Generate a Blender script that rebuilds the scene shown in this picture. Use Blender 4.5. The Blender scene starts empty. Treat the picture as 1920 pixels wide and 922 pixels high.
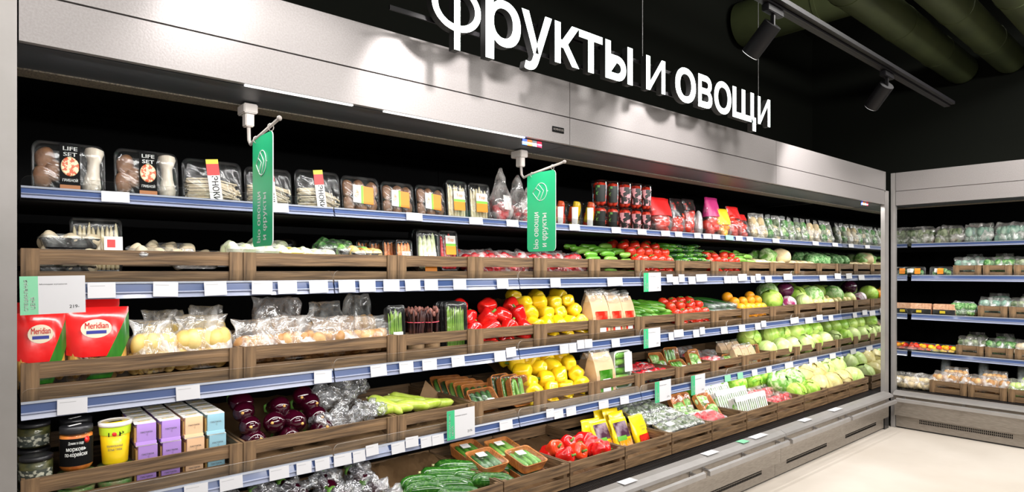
import bpy, bmesh, math, random
from mathutils import Vector, Matrix, noise, Euler

# ------------------------------------------------------------------ camera
SC = bpy.context.scene
COL = SC.collection
HC = 1.318                       # camera height
YAW = math.radians(49.43)        # angle between the shelf run (X) and the view
CY, SY = math.cos(YAW), math.sin(YAW)
cam_d = bpy.data.cameras.new('camera'); cam = bpy.data.objects.new('camera', cam_d); COL.objects.link(cam)
cam.location = (0, 0, HC)
cam.rotation_euler = (math.radians(90), 0, YAW - math.radians(90))
cam_d.lens = 21.75; cam_d.sensor_width = 36; cam_d.shift_y = 47/1920; cam_d.clip_start = .05
SC.camera = cam
# ------------------------------------------------------------------ world, exposure
w = bpy.data.worlds.new('world'); SC.world = w; w.use_nodes = True
w.node_tree.nodes['Background'].inputs[0].default_value = (.9, .95, 1, 1)
w.node_tree.nodes['Background'].inputs[1].default_value = .02
vs = SC.view_settings
vs.view_transform = 'Standard'; vs.look = 'None'; vs.gamma = 1; vs.exposure = 0.0; vs.use_curve_mapping = False

def aim(o, target):
    d = Vector(target) - Vector(o.location); o.rotation_euler = d.to_track_quat('-Z', 'Y').to_euler()
def area(name, loc, target, sx, sy, power, col=(1, .97, .93)):
    l = bpy.data.lights.new(name, 'AREA'); l.shape = 'RECTANGLE'; l.size = sx; l.size_y = sy
    l.energy = power; l.color = col
    o = bpy.data.objects.new(name, l); COL.objects.link(o); o.location = loc; aim(o, target); return o
# ceiling luminaires over the aisle (well above and behind the view)
L_FAR = 50
area('shop_light', (-1.2, -3.2, 2.7), (1.2, 2.2, .9), 3.2, .5, L_FAR*1.0)
area('shop_light', (1.8, -3.6, 2.7), (3.0, 2.2, .9), 3.2, .5, L_FAR*1.5)
area('shop_light', (3.6, -2.6, 2.8), (4.9, 2.2, .8), 2.6, .5, L_FAR*1.5)
area('aisle_light', (1.2, -.2, 3.2), (1.4, 2.2, .6), 2.6, .3, 34)
area('aisle_light', (4.2, .3, 3.4), (5.0, 1.0, 0), 1.8, .5, 150)
# luminaires in the canopies
for k in range(3):
    area('canopy_light', (.08+.94+1.875*k, 1.925, 1.858), (.08+.94+1.875*k, 2.30, .7), 1.8, .03, 6, (1, .98, .96))
for (lt_, pw) in ((1.522, 5), (1.230, 5), (.893, 6), (.569, 6)):
    for k in range(2):
        area('under_shelf_light', (1.49+2.80*k, 2.252, lt_), (1.49+2.80*k, 2.252+.16, lt_-.3), 2.75, .012, pw*.5, (1, .98, .95))
area('canopy_light', (5.885, .93, 1.858), (6.3, .93, .9), .03, 1.8, 4, (1, .98, .96))

# ------------------------------------------------------------------ helpers
def PX(px, Y):
    r = (px-960)/1160; return Y*(CY+SY*r)/(SY-CY*r)
def PZ(px, py, Y):
    r = (px-960)/1160; return HC + (508-py)/1160*Y/(SY-CY*r)
R = random.Random(7)
ORD = ['leftmost', 'second from left', 'third from left', 'fourth from left', 'fifth from left', 'sixth from left',
       'seventh from left', 'eighth from left', 'ninth from left', 'tenth from left', 'eleventh from left', 'twelfth from left']
def rank(lst, k):
    return sorted(range(len(lst)), key=lambda q: lst[q][0]).index(k)
def ordn(i, n):
    if n == 1: return 'only one'
    if i == n-1: return 'rightmost'
    return ORD[i]

def mat(name, col=(.8, .8, .8), rough=.5, metal=0., spec=.5, emis=None, es=0., noise_s=None, col2=None, ns=(1, 1, 1), bump=0., coat=0., detail=4, sss=0., ramp=(.35, .65), alpha=None, dist=0):
    m = bpy.data.materials.new(name); m.use_nodes = True
    nt = m.node_tree; b = nt.nodes['Principled BSDF']
    b.inputs['Base Color'].default_value = (*col, 1)
    b.inputs['Roughness'].default_value = rough; b.inputs['Metallic'].default_value = metal
    b.inputs['Specular IOR Level'].default_value = spec
    b.inputs['Coat Weight'].default_value = coat; b.inputs['Coat Roughness'].default_value = .08
    if sss: b.inputs['Subsurface Weight'].default_value = sss; b.inputs['Subsurface Radius'].default_value = (.01, .006, .003); b.inputs['Subsurface Scale'].default_value = 1.
    if emis: b.inputs['Emission Color'].default_value = (*emis, 1); b.inputs['Emission Strength'].default_value = es
    if alpha is not None: b.inputs['Alpha'].default_value = alpha
    if noise_s:
        tc = nt.nodes.new('ShaderNodeTexCoord'); mp = nt.nodes.new('ShaderNodeMapping'); mp.inputs['Scale'].default_value = ns
        no = nt.nodes.new('ShaderNodeTexNoise'); no.inputs['Scale'].default_value = noise_s; no.inputs['Detail'].default_value = detail; no.inputs['Distortion'].default_value = dist
        nt.links.new(tc.outputs['Object'], mp.inputs[0]); nt.links.new(mp.outputs[0], no.inputs['Vector'])
        if col2:
            rp = nt.nodes.new('ShaderNodeValToRGB'); rp.color_ramp.elements[0].position = ramp[0]; rp.color_ramp.elements[1].position = ramp[1]
            rp.color_ramp.elements[0].color = (*col, 1); rp.color_ramp.elements[1].color = (*col2, 1)
            nt.links.new(no.outputs['Fac'], rp.inputs[0]); nt.links.new(rp.outputs[0], b.inputs['Base Color'])
        if bump:
            bp = nt.nodes.new('ShaderNodeBump'); bp.inputs['Strength'].default_value = bump; bp.inputs['Distance'].default_value = .01
            nt.links.new(no.outputs['Fac'], bp.inputs['Height']); nt.links.new(bp.outputs[0], b.inputs['Normal'])
    return m
def film_mat(name, tint=(.9, .95, .95), milk=.12, gloss=.22, scale=14, bump=.9):
    """clear plastic: mostly transparent, glossy creases, a little milk"""
    m = bpy.data.materials.new(name); m.use_nodes = True; nt = m.node_tree; nt.nodes.clear()
    N = nt.nodes.new; out = N('ShaderNodeOutputMaterial'); tr = N('ShaderNodeBsdfTransparent'); gl = N('ShaderNodeBsdfGlossy'); df = N('ShaderNodeBsdfDiffuse')
    gl.inputs['Roughness'].default_value = .17; gl.inputs['Color'].default_value = (1, 1, 1, 1); df.inputs['Color'].default_value = (*tint, 1)
    tr.inputs['Color'].default_value = (1, 1, 1, 1)
    tc = N('ShaderNodeTexCoord'); no = N('ShaderNodeTexNoise'); no.inputs['Scale'].default_value = scale; no.inputs['Detail'].default_value = 3; no.inputs['Distortion'].default_value = 1.2
    bp = N('ShaderNodeBump'); bp.inputs['Strength'].default_value = bump; bp.inputs['Distance'].default_value = .02
    fr = N('ShaderNodeLayerWeight'); fr.inputs['Blend'].default_value = .35
    m1 = N('ShaderNodeMixShader'); m2 = N('ShaderNodeMixShader'); mp = N('ShaderNodeMapRange')
    L = nt.links.new
    L(tc.outputs['Object'], no.inputs['Vector']); L(no.outputs['Fac'], bp.inputs['Height'])
    L(bp.outputs[0], gl.inputs['Normal']); L(bp.outputs[0], fr.inputs['Normal']); L(bp.outputs[0], df.inputs['Normal'])
    mp.inputs['From Min'].default_value = .42; mp.inputs['From Max'].default_value = .68; mp.inputs['To Min'].default_value = milk*.3; mp.inputs['To Max'].default_value = min(1, milk*2.6)
    L(no.outputs['Fac'], mp.inputs['Value'])
    L(mp.outputs[0], m1.inputs[0]); L(tr.outputs[0], m1.inputs[1]); L(df.outputs[0], m1.inputs[2])
    ma = N('ShaderNodeMath'); ma.operation = 'MULTIPLY_ADD'; ma.inputs[1].default_value = .26; ma.inputs[2].default_value = gloss*.35; ma.use_clamp = True
    L(fr.outputs['Fresnel'], ma.inputs[0]); L(ma.outputs[0], m2.inputs[0]); L(m1.outputs[0], m2.inputs[1]); L(gl.outputs[0], m2.inputs[2]); L(m2.outputs[0], out.inputs[0])
    return m

def new_mesh(name, bm, mats, smooth=False, angle=None):
    me = bpy.data.meshes.new(name); bmesh.ops.recalc_face_normals(bm, faces=bm.faces); bm.to_mesh(me); bm.free()
    for m in (mats if isinstance(mats, (list, tuple)) else [mats]): me.materials.append(m)
    if smooth: me.polygons.foreach_set('use_smooth', [True]*len(me.polygons))
    if angle: me.set_sharp_from_angle(angle=math.radians(angle))
    return me
def box(bm, x0, x1, y0, y1, z0, z1, mi=0, M=None):
    vs_ = [Vector((x, y, z)) for z in (z0, z1) for y in (y0, y1) for x in (x0, x1)]
    if M is not None: vs_ = [M @ v for v in vs_]
    v = [bm.verts.new(c) for c in vs_]
    for f in ((0, 1, 3, 2), (4, 6, 7, 5), (0, 4, 5, 1), (2, 3, 7, 6), (0, 2, 6, 4), (1, 5, 7, 3)):
        fc = bm.faces.new([v[i] for i in f]); fc.material_index = mi
def bxm(name, mats, *boxes, bevel=0):
    bm = bmesh.new()
    for b in boxes: box(bm, *b)
    if bevel: bmesh.ops.bevel(bm, geom=bm.edges[:], offset=bevel, segments=2, affect='EDGES')
    return new_mesh(name, bm, mats)
def prism(bm, pts, axis, a0, a1, mi=0):
    """extrude polygon pts (2D) along axis ('x': pts=(y,z); 'y': pts=(x,z); 'z': pts=(x,y))"""
    def P(p, a): return {'x': (a, p[0], p[1]), 'y': (p[0], a, p[1]), 'z': (p[0], p[1], a)}[axis]
    A = [bm.verts.new(P(p, a0)) for p in pts]; B = [bm.verts.new(P(p, a1)) for p in pts]; n = len(pts)
    for f in [A[::-1], B]+[[A[i], A[(i+1) % n], B[(i+1) % n], B[i]] for i in range(n)]:
        fc = bm.faces.new(f); fc.material_index = mi
def rrect(w, h, r, n=5, cx=0, cy=0):
    pts = []
    for (sx, sy, a0) in ((1, 1, 0), (-1, 1, 90), (-1, -1, 180), (1, -1, 270)):
        for k in range(n+1):
            a = math.radians(a0+90*k/n); pts.append((cx+sx*(w/2-r)+r*math.cos(a), cy+sy*(h/2-r)+r*math.sin(a)))
    return pts
def lathe(bm, prof, seg=20, lobes=0, amp=0., bend=0., M=None, mi=0, jit=0., seed=0, nz=0., nsc=20, cap=True, squash=1.):
    """prof = [(r, z)...]; bend bows the axis sideways; nz = noise"""
    rings = []; zs = [p[1] for p in prof]; zmid = (zs[0]+zs[-1])/2; zl = max(1e-6, abs(zs[-1]-zs[0])/2)
    for (r, z) in prof:
        ring = []
        for k in range(seg):
            a = 2*math.pi*k/seg
            rr = r*(1+amp*(abs(math.cos(lobes*a/2)) - .6)) if lobes else r
            p = Vector((rr*math.cos(a), rr*math.sin(a)*squash, z))
            if nz: p *= 1+nz*noise.noise(p*nsc+Vector((seed*3.1, 0, 0)))
            if bend: p.x += bend*(1-((z-zmid)/zl)**2)
            if M is not None: p = M @ p
            ring.append(bm.verts.new(p))
        rings.append(ring)
    for A, B in zip(rings, rings[1:]):
        for k in range(seg):
            f = bm.faces.new((A[k], A[(k+1) % seg], B[(k+1) % seg], B[k])); f.material_index = mi; f.smooth = True
    if cap:
        for ring in (rings[0], rings[-1]):
            f = bm.faces.new(ring); f.material_index = mi; f.smooth = True
def sph(r, n=8, sz=1.): return [(r*math.sin(math.pi*(k+.3)/(n+.6)), -sz*r*math.cos(math.pi*(k+.3)/(n+.6))) for k in range(n+1)]
def lath(name, mats, prof, smooth=True, **kw):
    bm = bmesh.new(); lathe(bm, prof, **kw); return new_mesh(name, bm, mats, smooth)
def tube(bm, pts, r, seg=8, mi=0):
    rings = []; pts = [Vector(p) for p in pts]
    for i, p in enumerate(pts):
        d = (pts[min(i+1, len(pts)-1)]-pts[max(i-1, 0)]).normalized()
        u = d.orthogonal().normalized()
        if rings:
            u = (lu - d*lu.dot(d)).normalized()
        lu = u; v = d.cross(u); rr = r[i] if isinstance(r, (list, tuple)) else r
        rings.append([bm.verts.new(p+rr*(math.cos(2*math.pi*k/seg)*u+math.sin(2*math.pi*k/seg)*v)) for k in range(seg)])
    for A, B in zip(rings, rings[1:]):
        for k in range(seg):
            f = bm.faces.new((A[k], A[(k+1) % seg], B[(k+1) % seg], B[k])); f.smooth = True; f.material_index = mi
    for q in (rings[0], rings[-1]):
        f = bm.faces.new(q); f.material_index = mi
TXT = {}
def text_mesh(body, mats, h=1., w=None, ext=0., off=0., center=True):
    """lettering lying in XZ (facing -Y), cap height about h, fitted to width w"""
    key = (body, str(mats), h, w, ext, off, center)
    if key in TXT: return TXT[key]
    c = bpy.data.curves.new('lettering', 'FONT'); c.body = body.replace('ф', 'φ'); c.size = 1; c.extrude = ext/h if ext else 0; c.offset = off; c.resolution_u = 3
    if center: c.align_x = 'CENTER'; c.align_y = 'CENTER'
    o = bpy.data.objects.new('lettering_tmp', c); COL.objects.link(o); bpy.context.view_layer.update()
    me = bpy.data.meshes.new_from_object(o); bpy.data.objects.remove(o); bpy.data.curves.remove(c)
    xs = [v.co.x for v in me.vertices]; ww = max(xs)-min(xs)
    s = h/.73; sx = s if w is None else w/ww
    for v in me.vertices:
        x, y, z = v.co; v.co = (x*sx, -z*s, y*s)
    me.materials.clear()
    for m in (mats if isinstance(mats, (list, tuple)) else [mats]): me.materials.append(m)
    dx = .018*sx                                                    # heavier strokes
    b2 = bmesh.new(); b2.from_mesh(me); g2 = bmesh.ops.duplicate(b2, geom=b2.verts[:]+b2.edges[:]+b2.faces[:])
    for e in g2['geom']:
        if isinstance(e, bmesh.types.BMVert): e.co.x += dx*2; e.co.z += dx*.5
    b2.to_mesh(me); b2.free()
    me.name = 'lettering'; TXT[key] = me; return me

# ---- object tree
def node(name, mesh, loc=(0, 0, 0), rot=(0, 0, 0), kids=(), sc=1., label=None): return dict(n=name, m=mesh, l=loc, r=rot, k=list(kids), s=sc, lab=label)
def make(nd, parent=None):
    o = bpy.data.objects.new(nd['n'], nd['m']); COL.objects.link(o)
    o.parent = parent; o.location = nd['l']; o.rotation_euler = nd['r']
    s = nd['s']; o.scale = (s, s, s) if not isinstance(s, (tuple, list)) else s
    if nd['lab']: o['label'] = nd['lab']
    for k in nd['k']: make(k, o)
    return o
LABELS = {}
def put(tpl, label, cat, loc, rz=0., rot=None, sc=1., group=None, kind=None):
    """instantiate a template (name, [part nodes]) or (name, mesh)"""
    name, parts = tpl
    if isinstance(parts, list):
        o = bpy.data.objects.new(name, None); COL.objects.link(o); o.empty_display_size = .03
        for p in parts: make(p, o)
    else:
        o = bpy.data.objects.new(name, parts); COL.objects.link(o)
    o.location = loc; o.rotation_euler = rot if rot is not None else (0, 0, rz)
    o.scale = (sc, sc, sc) if not isinstance(sc, (tuple, list)) else sc
    if kind: o['kind'] = kind
    if cat: o['label'] = label; o['category'] = cat
    if group: o['group'] = group
    LABELS.setdefault(label, []).append(o.name)
    return o
def struct(name, mesh, loc=(0, 0, 0), rot=(0, 0, 0)):
    o = bpy.data.objects.new(name, mesh); COL.objects.link(o); o.location = loc; o.rotation_euler = rot; o['kind'] = 'structure'; return o

# ------------------------------------------------------------------ materials
steel = mat('brushed_steel', (.27, .25, .245), .38, .35, noise_s=3, ns=(60, 60, 60), bump=.05, col2=(.31, .292, .288), detail=6)
steel_l = mat('light_steel', (.38, .36, .35), .4, .4, noise_s=8, col2=(.34, .325, .31))
soffit_m = mat('grey_soffit', (.05, .055, .062), .45, .3)
steel_d = mat('shaded_base_steel', (.26, .228, .195), .36, .45, noise_s=3, ns=(8, 8, 60), col2=(.33, .295, .255))  # same steel as the header, the base's weaker light put into a darker colour
black = mat('black_interior', (.0022, .0022, .0026), .7, spec=.15)
blackg = mat('black_gloss', (.008, .008, .009), .2)
blackp = mat('black_plastic', (.012, .012, .014), .35)
mirror = mat('mirror_panel', (.55, .56, .55), .03, 1.)
tan_m = mat('tan_honeycomb', (.16, .13, .09), .6, noise_s=200, col2=(.05, .04, .03), ramp=(.45, .6))
rail_blue = mat('blue_price_rail', (.045, .078, .20), .25, 0., coat=.4, spec=.5)
rail_light = mat('pale_rail_lip', (.27, .30, .42), .3, 0., coat=.3)
rail_edge = mat('white_rail_edge', (.26, .28, .33), .35)
white_card = mat('white_card', (.70, .70, .73), .5)
green_card = mat('green_card', (.045, .50, .22), .45)
pale_green = mat('pale_green_card', (.25, .66, .40), .45)
ink = mat('grey_ink', (.12, .12, .13), .6)
white_ink = mat('white_ink', (.86, .88, .86), .5)
floor_m = mat('beige_floor', (.66, .59, .51), .42, noise_s=1.6, col2=(.76, .69, .61), detail=6, bump=.02)
ceil_m = mat('dark_green_ceiling', (.0045, .0055, .003), .9, spec=.2)
duct_m = mat('green_duct', (.05, .062, .022), .5, noise_s=4, col2=(.034, .044, .016))
wall_m = mat('dark_wall', (.0035, .0045, .0025), .9, spec=.2)
black_metal = mat('black_metal', (.005, .0045, .0055), .5, spec=.25)
grey_plastic = mat('grey_plastic', (.45, .41, .38), .4)
emit_w = mat('lit_acrylic', (.9, .95, .92), .4, emis=(.88, 1, .94), es=3.2)
emit_t = mat('led_diffuser', (.9, .9, .9), .4, emis=(1, .98, .96), es=1.3)
guard_edge = mat('clear_edge', (.55, .52, .48), .2)
def glass_mat(name, g=.1, tint=(.97, .98, .98)):
    m = bpy.data.materials.new(name); m.use_nodes = True; nt = m.node_tree; nt.nodes.clear(); N = nt.nodes.new
    out = N('ShaderNodeOutputMaterial'); tr = N('ShaderNodeBsdfTransparent'); gl = N('ShaderNodeBsdfGlossy'); mx = N('ShaderNodeMixShader'); fr = N('ShaderNodeLayerWeight')
    fr.inputs[0].default_value = .3; tr.inputs[0].default_value = (*tint, 1); gl.inputs['Roughness'].default_value = .05
    ma = N('ShaderNodeMath'); ma.operation = 'MULTIPLY_ADD'; ma.inputs[1].default_value = .28; ma.inputs[2].default_value = g*.15
    nt.links.new(fr.outputs['Fresnel'], ma.inputs[0]); nt.links.new(ma.outputs[0], mx.inputs[0]); nt.links.new(tr.outputs[0], mx.inputs[1]); nt.links.new(gl.outputs[0], mx.inputs[2]); nt.links.new(mx.outputs[0], out.inputs[0])
    return m
clear = glass_mat('clear_acrylic', .12)
def wood(name, ns):
    m = mat(name, (.048, .026, .012), .6, noise_s=1, ns=ns, col2=(.26, .155, .075), bump=.25, detail=6, ramp=(.28, .68), dist=.3)
    return m
wood_x = wood('wood_grain_along', (5, 60, 90)); wood_y = wood('wood_grain_across', (60, 5, 90)); wood_z = wood('wood_grain_upright', (60, 60, 6))

# ------------------------------------------------------------------ room
struct('floor', bxm('floor', floor_m, (-6, 9, -6, 5, -.05, 0)))
struct('ceiling', bxm('ceiling', ceil_m, (-6, 9, -6, 5, 3.9, 3.95)))
struct('wall_back', bxm('wall_back', wall_m, (-6, 9, 3.05, 3.15, 0, 3.9)))
struct('wall_right', bxm('wall_right', wall_m, (7.0, 7.1, -6, 5, 0, 3.9)))

# ------------------------------------------------------------------ display cases
# local frame: x along the run, y into the case (0 = canopy front), z up
LIPY = .338
SH = [(1.561, 1.526, 1.537), (1.2846, 1.2336, 1.268), (.9455, .8963, .936), (.6185, .5728, .601)]   # lip top, lip bottom, shelf surface
def make_case(name, label, loc, rz, L, nb, left=None, right=None, tubes=None):
    P = []
    x0, x1 = 0.0015, L-.0015
    lx = x0-.015 if left else x0
    P.append(node('header_panel', bxm('header_panel', steel, (lx, x1, 0, .02, 1.992, 2.145))))
    P.append(node('fascia', bxm('fascia', steel, (lx, x1, 0, .02, 1.871, 1.987), (lx, x1, .012, .03, 1.96, 2.02))))
    P.append(node('roof_panel', bxm('roof_panel', steel_l, (lx, x1, .02, 1.05, 2.0, 2.02))))
    P.append(node('soffit', bxm('soffit', soffit_m, (lx, x1, .02, .241, 1.868, 1.878))))
    P.append(node('air_outlet', bxm('air_outlet', tan_m, (lx, x1, .241, .323, 1.864, 1.876))))
    P.append(node('back_panel', bxm('back_panel', black, (lx, x1, 1.03, 1.06, 0, 2.0))))
    P.append(node('inner_ceiling', bxm('inner_ceiling', black, (lx, x1, .323, 1.03, 1.93, 1.94), (lx, x1, .318, .326, 1.865, 1.94))))
    # led tube just inside the canopy edge
    bw = L/nb
    for i in range(nb):
        if not tubes: continue
        t0, t1 = tubes[i]
        P.append(node('light_tube', bxm('light_tube', emit_t, (t0, t1, .008, .018, 1.866, 1.871))))
    # shelves
    for i in range(nb):
        a, b = i*bw+.003, (i+1)*bw-.003
        for s, (lt, lb, zs) in enumerate(SH):
            dep = .92 if s == 0 else 1.03
            bm = bmesh.new(); w_ = b-a
            box(bm, 0, w_, LIPY+.012, dep, zs-.016, zs)
            box(bm, 0, w_, LIPY+.012, LIPY+.02, lb+.004, zs)
            sh = new_mesh('shelf_board', bm, black)
            h = lt-lb
            bm = bmesh.new()
            prism(bm, [(LIPY+.010, lt), (LIPY+.004, lt), (LIPY, lt-.006), (LIPY+.010, lt-.008)], 'x', 0, w_, 2)
            prism(bm, [(LIPY+.012, lt-.008), (LIPY+.004, lt-.006), (LIPY-.004, lb+h*.40), (LIPY+.012, lb+h*.40)], 'x', 0, w_, 0)
            prism(bm, [(LIPY+.012, lb+h*.40), (LIPY-.004, lb+h*.40), (LIPY-.008, lb+h*.33), (LIPY-.002, lb+h*.28), (LIPY-.009, lb), (LIPY+.012, lb)], 'x', 0, w_, 1)
            rail = new_mesh('price_rail', bm, [rail_blue, rail_light, rail_edge])
            gh = .036 if s else .03
            bm = bmesh.new(); zc = lt-.004; pts = [(0, zc)]
            pts.append((w_, zc)); rr = .022
            for k in range(6): an = math.radians(90*k/5); pts.append((w_-rr+rr*math.cos(an), lt+gh-rr+rr*math.sin(an)))
            for k in range(6): an = math.radians(90+90*k/5); pts.append((rr+rr*math.cos(an), lt+gh-rr+rr*math.sin(an)))
            prism(bm, pts, 'y', LIPY+.006, LIPY+.009)
            for f in bm.faces: f.material_index = 0 if len(f.verts) > 4 else 1
            gd = new_mesh('riser_guard', bm, [clear, guard_edge])
            P.append(node('shelf', sh, (a, 0, 0), kids=[node('price_rail', rail), node('riser_guard', gd)]))
    # lower body
    P.append(node('base_tray', bxm('base_tray', black, (lx, x1, .02, 1.03, .28, .3))))
    bm = bmesh.new(); box(bm, lx, x1, .015, .135, .3, .303)
    n = int(L/.011)
    for k in range(n): box(bm, k*.011+.002, k*.011+.0075, .018, .132, .303, .311)
    box(bm, lx, x1, .128, .135, .303, .313); box(bm, lx, x1, .012, .018, .303, .313); box(bm, lx, x1, .07, .074, .303, .3115)
    P.append(node('air_intake_grille', new_mesh('air_intake_grille', bm, blackp)))
    bm = bmesh.new()
    prism(bm, [(.012, .318), (-.03, .314), (-.062, .300), (-.066, .285), (-.05, .28), (.012, .29)], 'x', lx, x1)
    P.append(node('front_rail', new_mesh('front_rail', bm, steel_l)))
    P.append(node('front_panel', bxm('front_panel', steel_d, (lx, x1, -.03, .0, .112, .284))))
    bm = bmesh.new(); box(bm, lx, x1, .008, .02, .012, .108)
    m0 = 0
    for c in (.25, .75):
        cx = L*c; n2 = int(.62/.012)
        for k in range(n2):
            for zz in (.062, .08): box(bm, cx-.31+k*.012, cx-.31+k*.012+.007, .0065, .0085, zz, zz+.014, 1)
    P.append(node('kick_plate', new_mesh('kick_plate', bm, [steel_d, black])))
    P.append(node('plinth', bxm('plinth', blackp, (lx, x1, .02, 1.0, 0, .28))))
    # bumper bar and brackets (two lengths per case)
    bm = bmesh.new(); prism(bm, [(-.098, .262), (-.085, .268), (-.08, .262), (-.08, .238), (-.098, .238)], 'x', .02, L/2-.02)
    bump = new_mesh('bumper_bar', bm, steel_l)
    brk = bxm('bracket', steel_l, (0, .02, -.082, -.028, .246, .256), (0, .02, -.034, -.028, .235, .282))
    for c in (0, L/2):
        P.append(node('bumper_bar', bump, (c, 0, 0), kids=[node('bracket', brk, (q, 0, 0)) for q in (.05, L/4-.01, L/2-.07)]))
    if left: P.append(node('end_panel', bxm('end_panel', steel_l, (-left, -.017, -.001, 1.06, 0, 2.145))))
    if left == .045 : pass
    if right:
        P.append(node('end_panel', bxm('end_panel', steel_l, (L+.0035, L+right, -.001, 1.06, 0.10, 1.99), (L+.0035, L+.02, -.001, 1.06, 1.98, 2.145))))
        P.append(node('foot', bxm('foot', blackp, (L+.003, L+right, -.0, .3, 0, .1))))
        P.append(node('mirror_lining', bxm('mirror_lining', mirror, (L, L+.003, .03, 1.03, .31, 1.925))))
    if left == .05:
        P.append(node('mirror_lining', bxm('mirror_lining', mirror, (-.0165, -.0135, .03, 1.03, .31, 1.925))))
    o = put((name, P), label, 'display case', loc, rz)
    return o
AX, AY = .08, 1.894
make_case('refrigerated_display_case', 'open refrigerated case nearest the camera, holding red corn packs, jars and eggplants', (AX, AY, 0), 0, 1.875, 2, left=.12, tubes=[(.51, .855), (.97, 1.62)])
make_case('refrigerated_display_case', 'middle refrigerated case holding yellow peppers and tomatoes under the lit sign', (AX+1.875, AY, 0), 0, 1.875, 2)
make_case('refrigerated_display_case', 'far refrigerated case of the long run holding cabbages, ending at steel corner post', (AX+3.75, AY, 0), 0, 1.875, 2, right=.09)
BX, BY = 5.85, 1.845
make_case('refrigerated_display_case', 'refrigerated case on the right wall filled with film wrapped packs', (BX, BY, 0), -math.pi/2, 1.875, 2, left=.05)

# ------------------------------------------------------------------ crates
CW = {}
def crate_tpl(w_, proud=True, dep=.58, h=.115):
    key = (round(w_, 3), proud, dep)
    if key in CW: return CW[key]
    t = .009; st = .044; P = []
    g = .003
    fy = .008 if proud else 0
    P.append(node('front_panel', bxm('front_panel', wood_x, (g, w_-g, fy, fy+t, .069, h), (g, w_-g, fy, fy+t, 0.002, .0495))))
    P.append(node('back_panel', bxm('back_panel', wood_x, (g, w_-g, dep-t, dep, .069, h+.01), (g, w_-g, dep-t, dep, .002, .0495))))
    side = bxm('side_panel', wood_y, (0, t, fy+t, dep-t, .069, h), (0, t, fy+t, dep-t, .002, .0495))
    P.append(node('side_panel', side, (g, 0, 0))); P.append(node('side_panel', side, (w_-g-t, 0, 0)))
    stl = bxm('corner_post', wood_z, (0, st, 0, .008, 0, h+.001), bevel=.001) if proud else bxm('corner_post', wood_z, (0, .02, fy+t, fy+t+.02, 0, h-.002))
    if proud:
        P.append(node('corner_post', stl, (.001, 0, 0))); P.append(node('corner_post', stl, (w_-st-.001, 0, 0)))
    else:
        P.append(node('corner_post', stl, (g+t, 0, 0))); P.append(node('corner_post', stl, (w_-g-t-.02, 0, 0)))
    P.append(node('base', bxm('base', wood_x, (g+t, w_-g-t, fy+t, dep-t, .001, .009))))
    CW[key] = ('wooden_crate', P); return CW[key]
BS = [.082, .694, 1.307, 1.716, 2.124, 2.525, 2.92, 3.32, 3.72, 4.12, 4.52, 4.92, 5.32, 5.70]
BB = [.082, .47, .87, 1.27, 1.67, 2.07, 2.47, 2.87, 3.27, 3.67, 4.07, 4.47, 4.87, 5.27, 5.67]
CF = 2.258      # front of shelf crates
BF = 2.035-.03   # front of bottom crates
ZB = [None, 1.268, .936, .601, .313]

# ------------------------------------------------------------------ ceiling services
def duct(name, label, a, b, r, m=None, cat='duct', rings=True):
    a, b = Vector(a), Vector(b); L = (b-a).length; bm = bmesh.new()
    prof = []; z = 0
    while z < L:
        prof += [(r, z), (r, min(L, z+.9)), (r*1.035, min(L, z+.9)), (r*1.035, min(L, z+.93))]; z += .93
    lathe(bm, prof, seg=28)
    me = new_mesh(name, bm, m or duct_m, True, 40)
    o = put((name, me), label, cat, a); o.rotation_euler = (b-a).to_track_quat('Z', 'Y').to_euler(); return o
duct('ventilation_duct', 'round green duct crossing above the first spotlight', (5.40, -.5, 3.62), (5.40, 3.0, 3.62), .20)
duct('ventilation_duct', 'long green duct under the ceiling, nearest to the sign', (2.5, 1.66, 3.20), (6.95, 1.66, 3.20), .13)
duct('ventilation_duct', 'long green duct under the ceiling, middle of the parallel three', (2.5, 1.30, 3.20), (6.95, 1.30, 3.20), .12)
duct('ventilation_duct', 'long green duct under the ceiling, farthest from the sign', (2.5, .96, 3.20), (6.95, .96, 3.20), .12)
# light track with adjustable cylinder spots
TY, TZ = 1.30, 2.46
def spot_fixture(name, label, x, y, z, target, power, ang=82, lamp_r=.03, blend=.35):
    bm = bmesh.new(); lathe(bm, [(.0, 0), (.040, 0), (.041, -.004), (.041, -.15), (.038, -.15), (.038, -.13), (0, -.13)], seg=28, cap=False)
    body = new_mesh('spot_body', bm, black_metal, True, 30)
    rim = lath('lens_ring', mat('lens_ring', (.8, .8, .8), .3, emis=(1, 1, 1), es=1.2), [(.0385, -.148), (.0405, -.1505), (.0385, -.152)], seg=28, cap=False)
    d = Vector(target)-Vector((x, y, z-.07)); q = d.to_track_quat('-Z', 'Y').to_euler()
    P = [node('track_adapter', bxm('track_adapter', black_metal, (-.07, .07, -.016, .016, -.03, .0), bevel=.003), (0, 0, 0)),
         node('swivel_arm', bxm('swivel_arm', black_metal, (-.008, .008, -.008, .008, -.085, -.03), bevel=.002)),
         node('spot_body', body, (0, 0, -.07), q, kids=[node('lens_ring', rim)])]
    o = put(('track_spotlight', P), label, 'spotlight', (x, y, z))
    l = bpy.data.lights.new('spot_lamp', 'SPOT'); l.energy = power; l.spot_size = math.radians(ang); l.spot_blend = blend; l.shadow_soft_size = lamp_r; l.color = (1, .95, .93)
    lo = bpy.data.objects.new('spot_lamp', l); COL.objects.link(lo); lo.parent = o
    dn = d.normalized(); lo.location = Vector((0, 0, -.07))+dn*.156; lo.rotation_euler = q
    return o
bm = bmesh.new(); prism(bm, [(-.018, 0), (.018, 0), (.018, .032), (-.018, .032)], 'x', -1.2, 5.1)
box(bm, -1.2, 5.1, -.006, .006, -.0005, .0)
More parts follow.
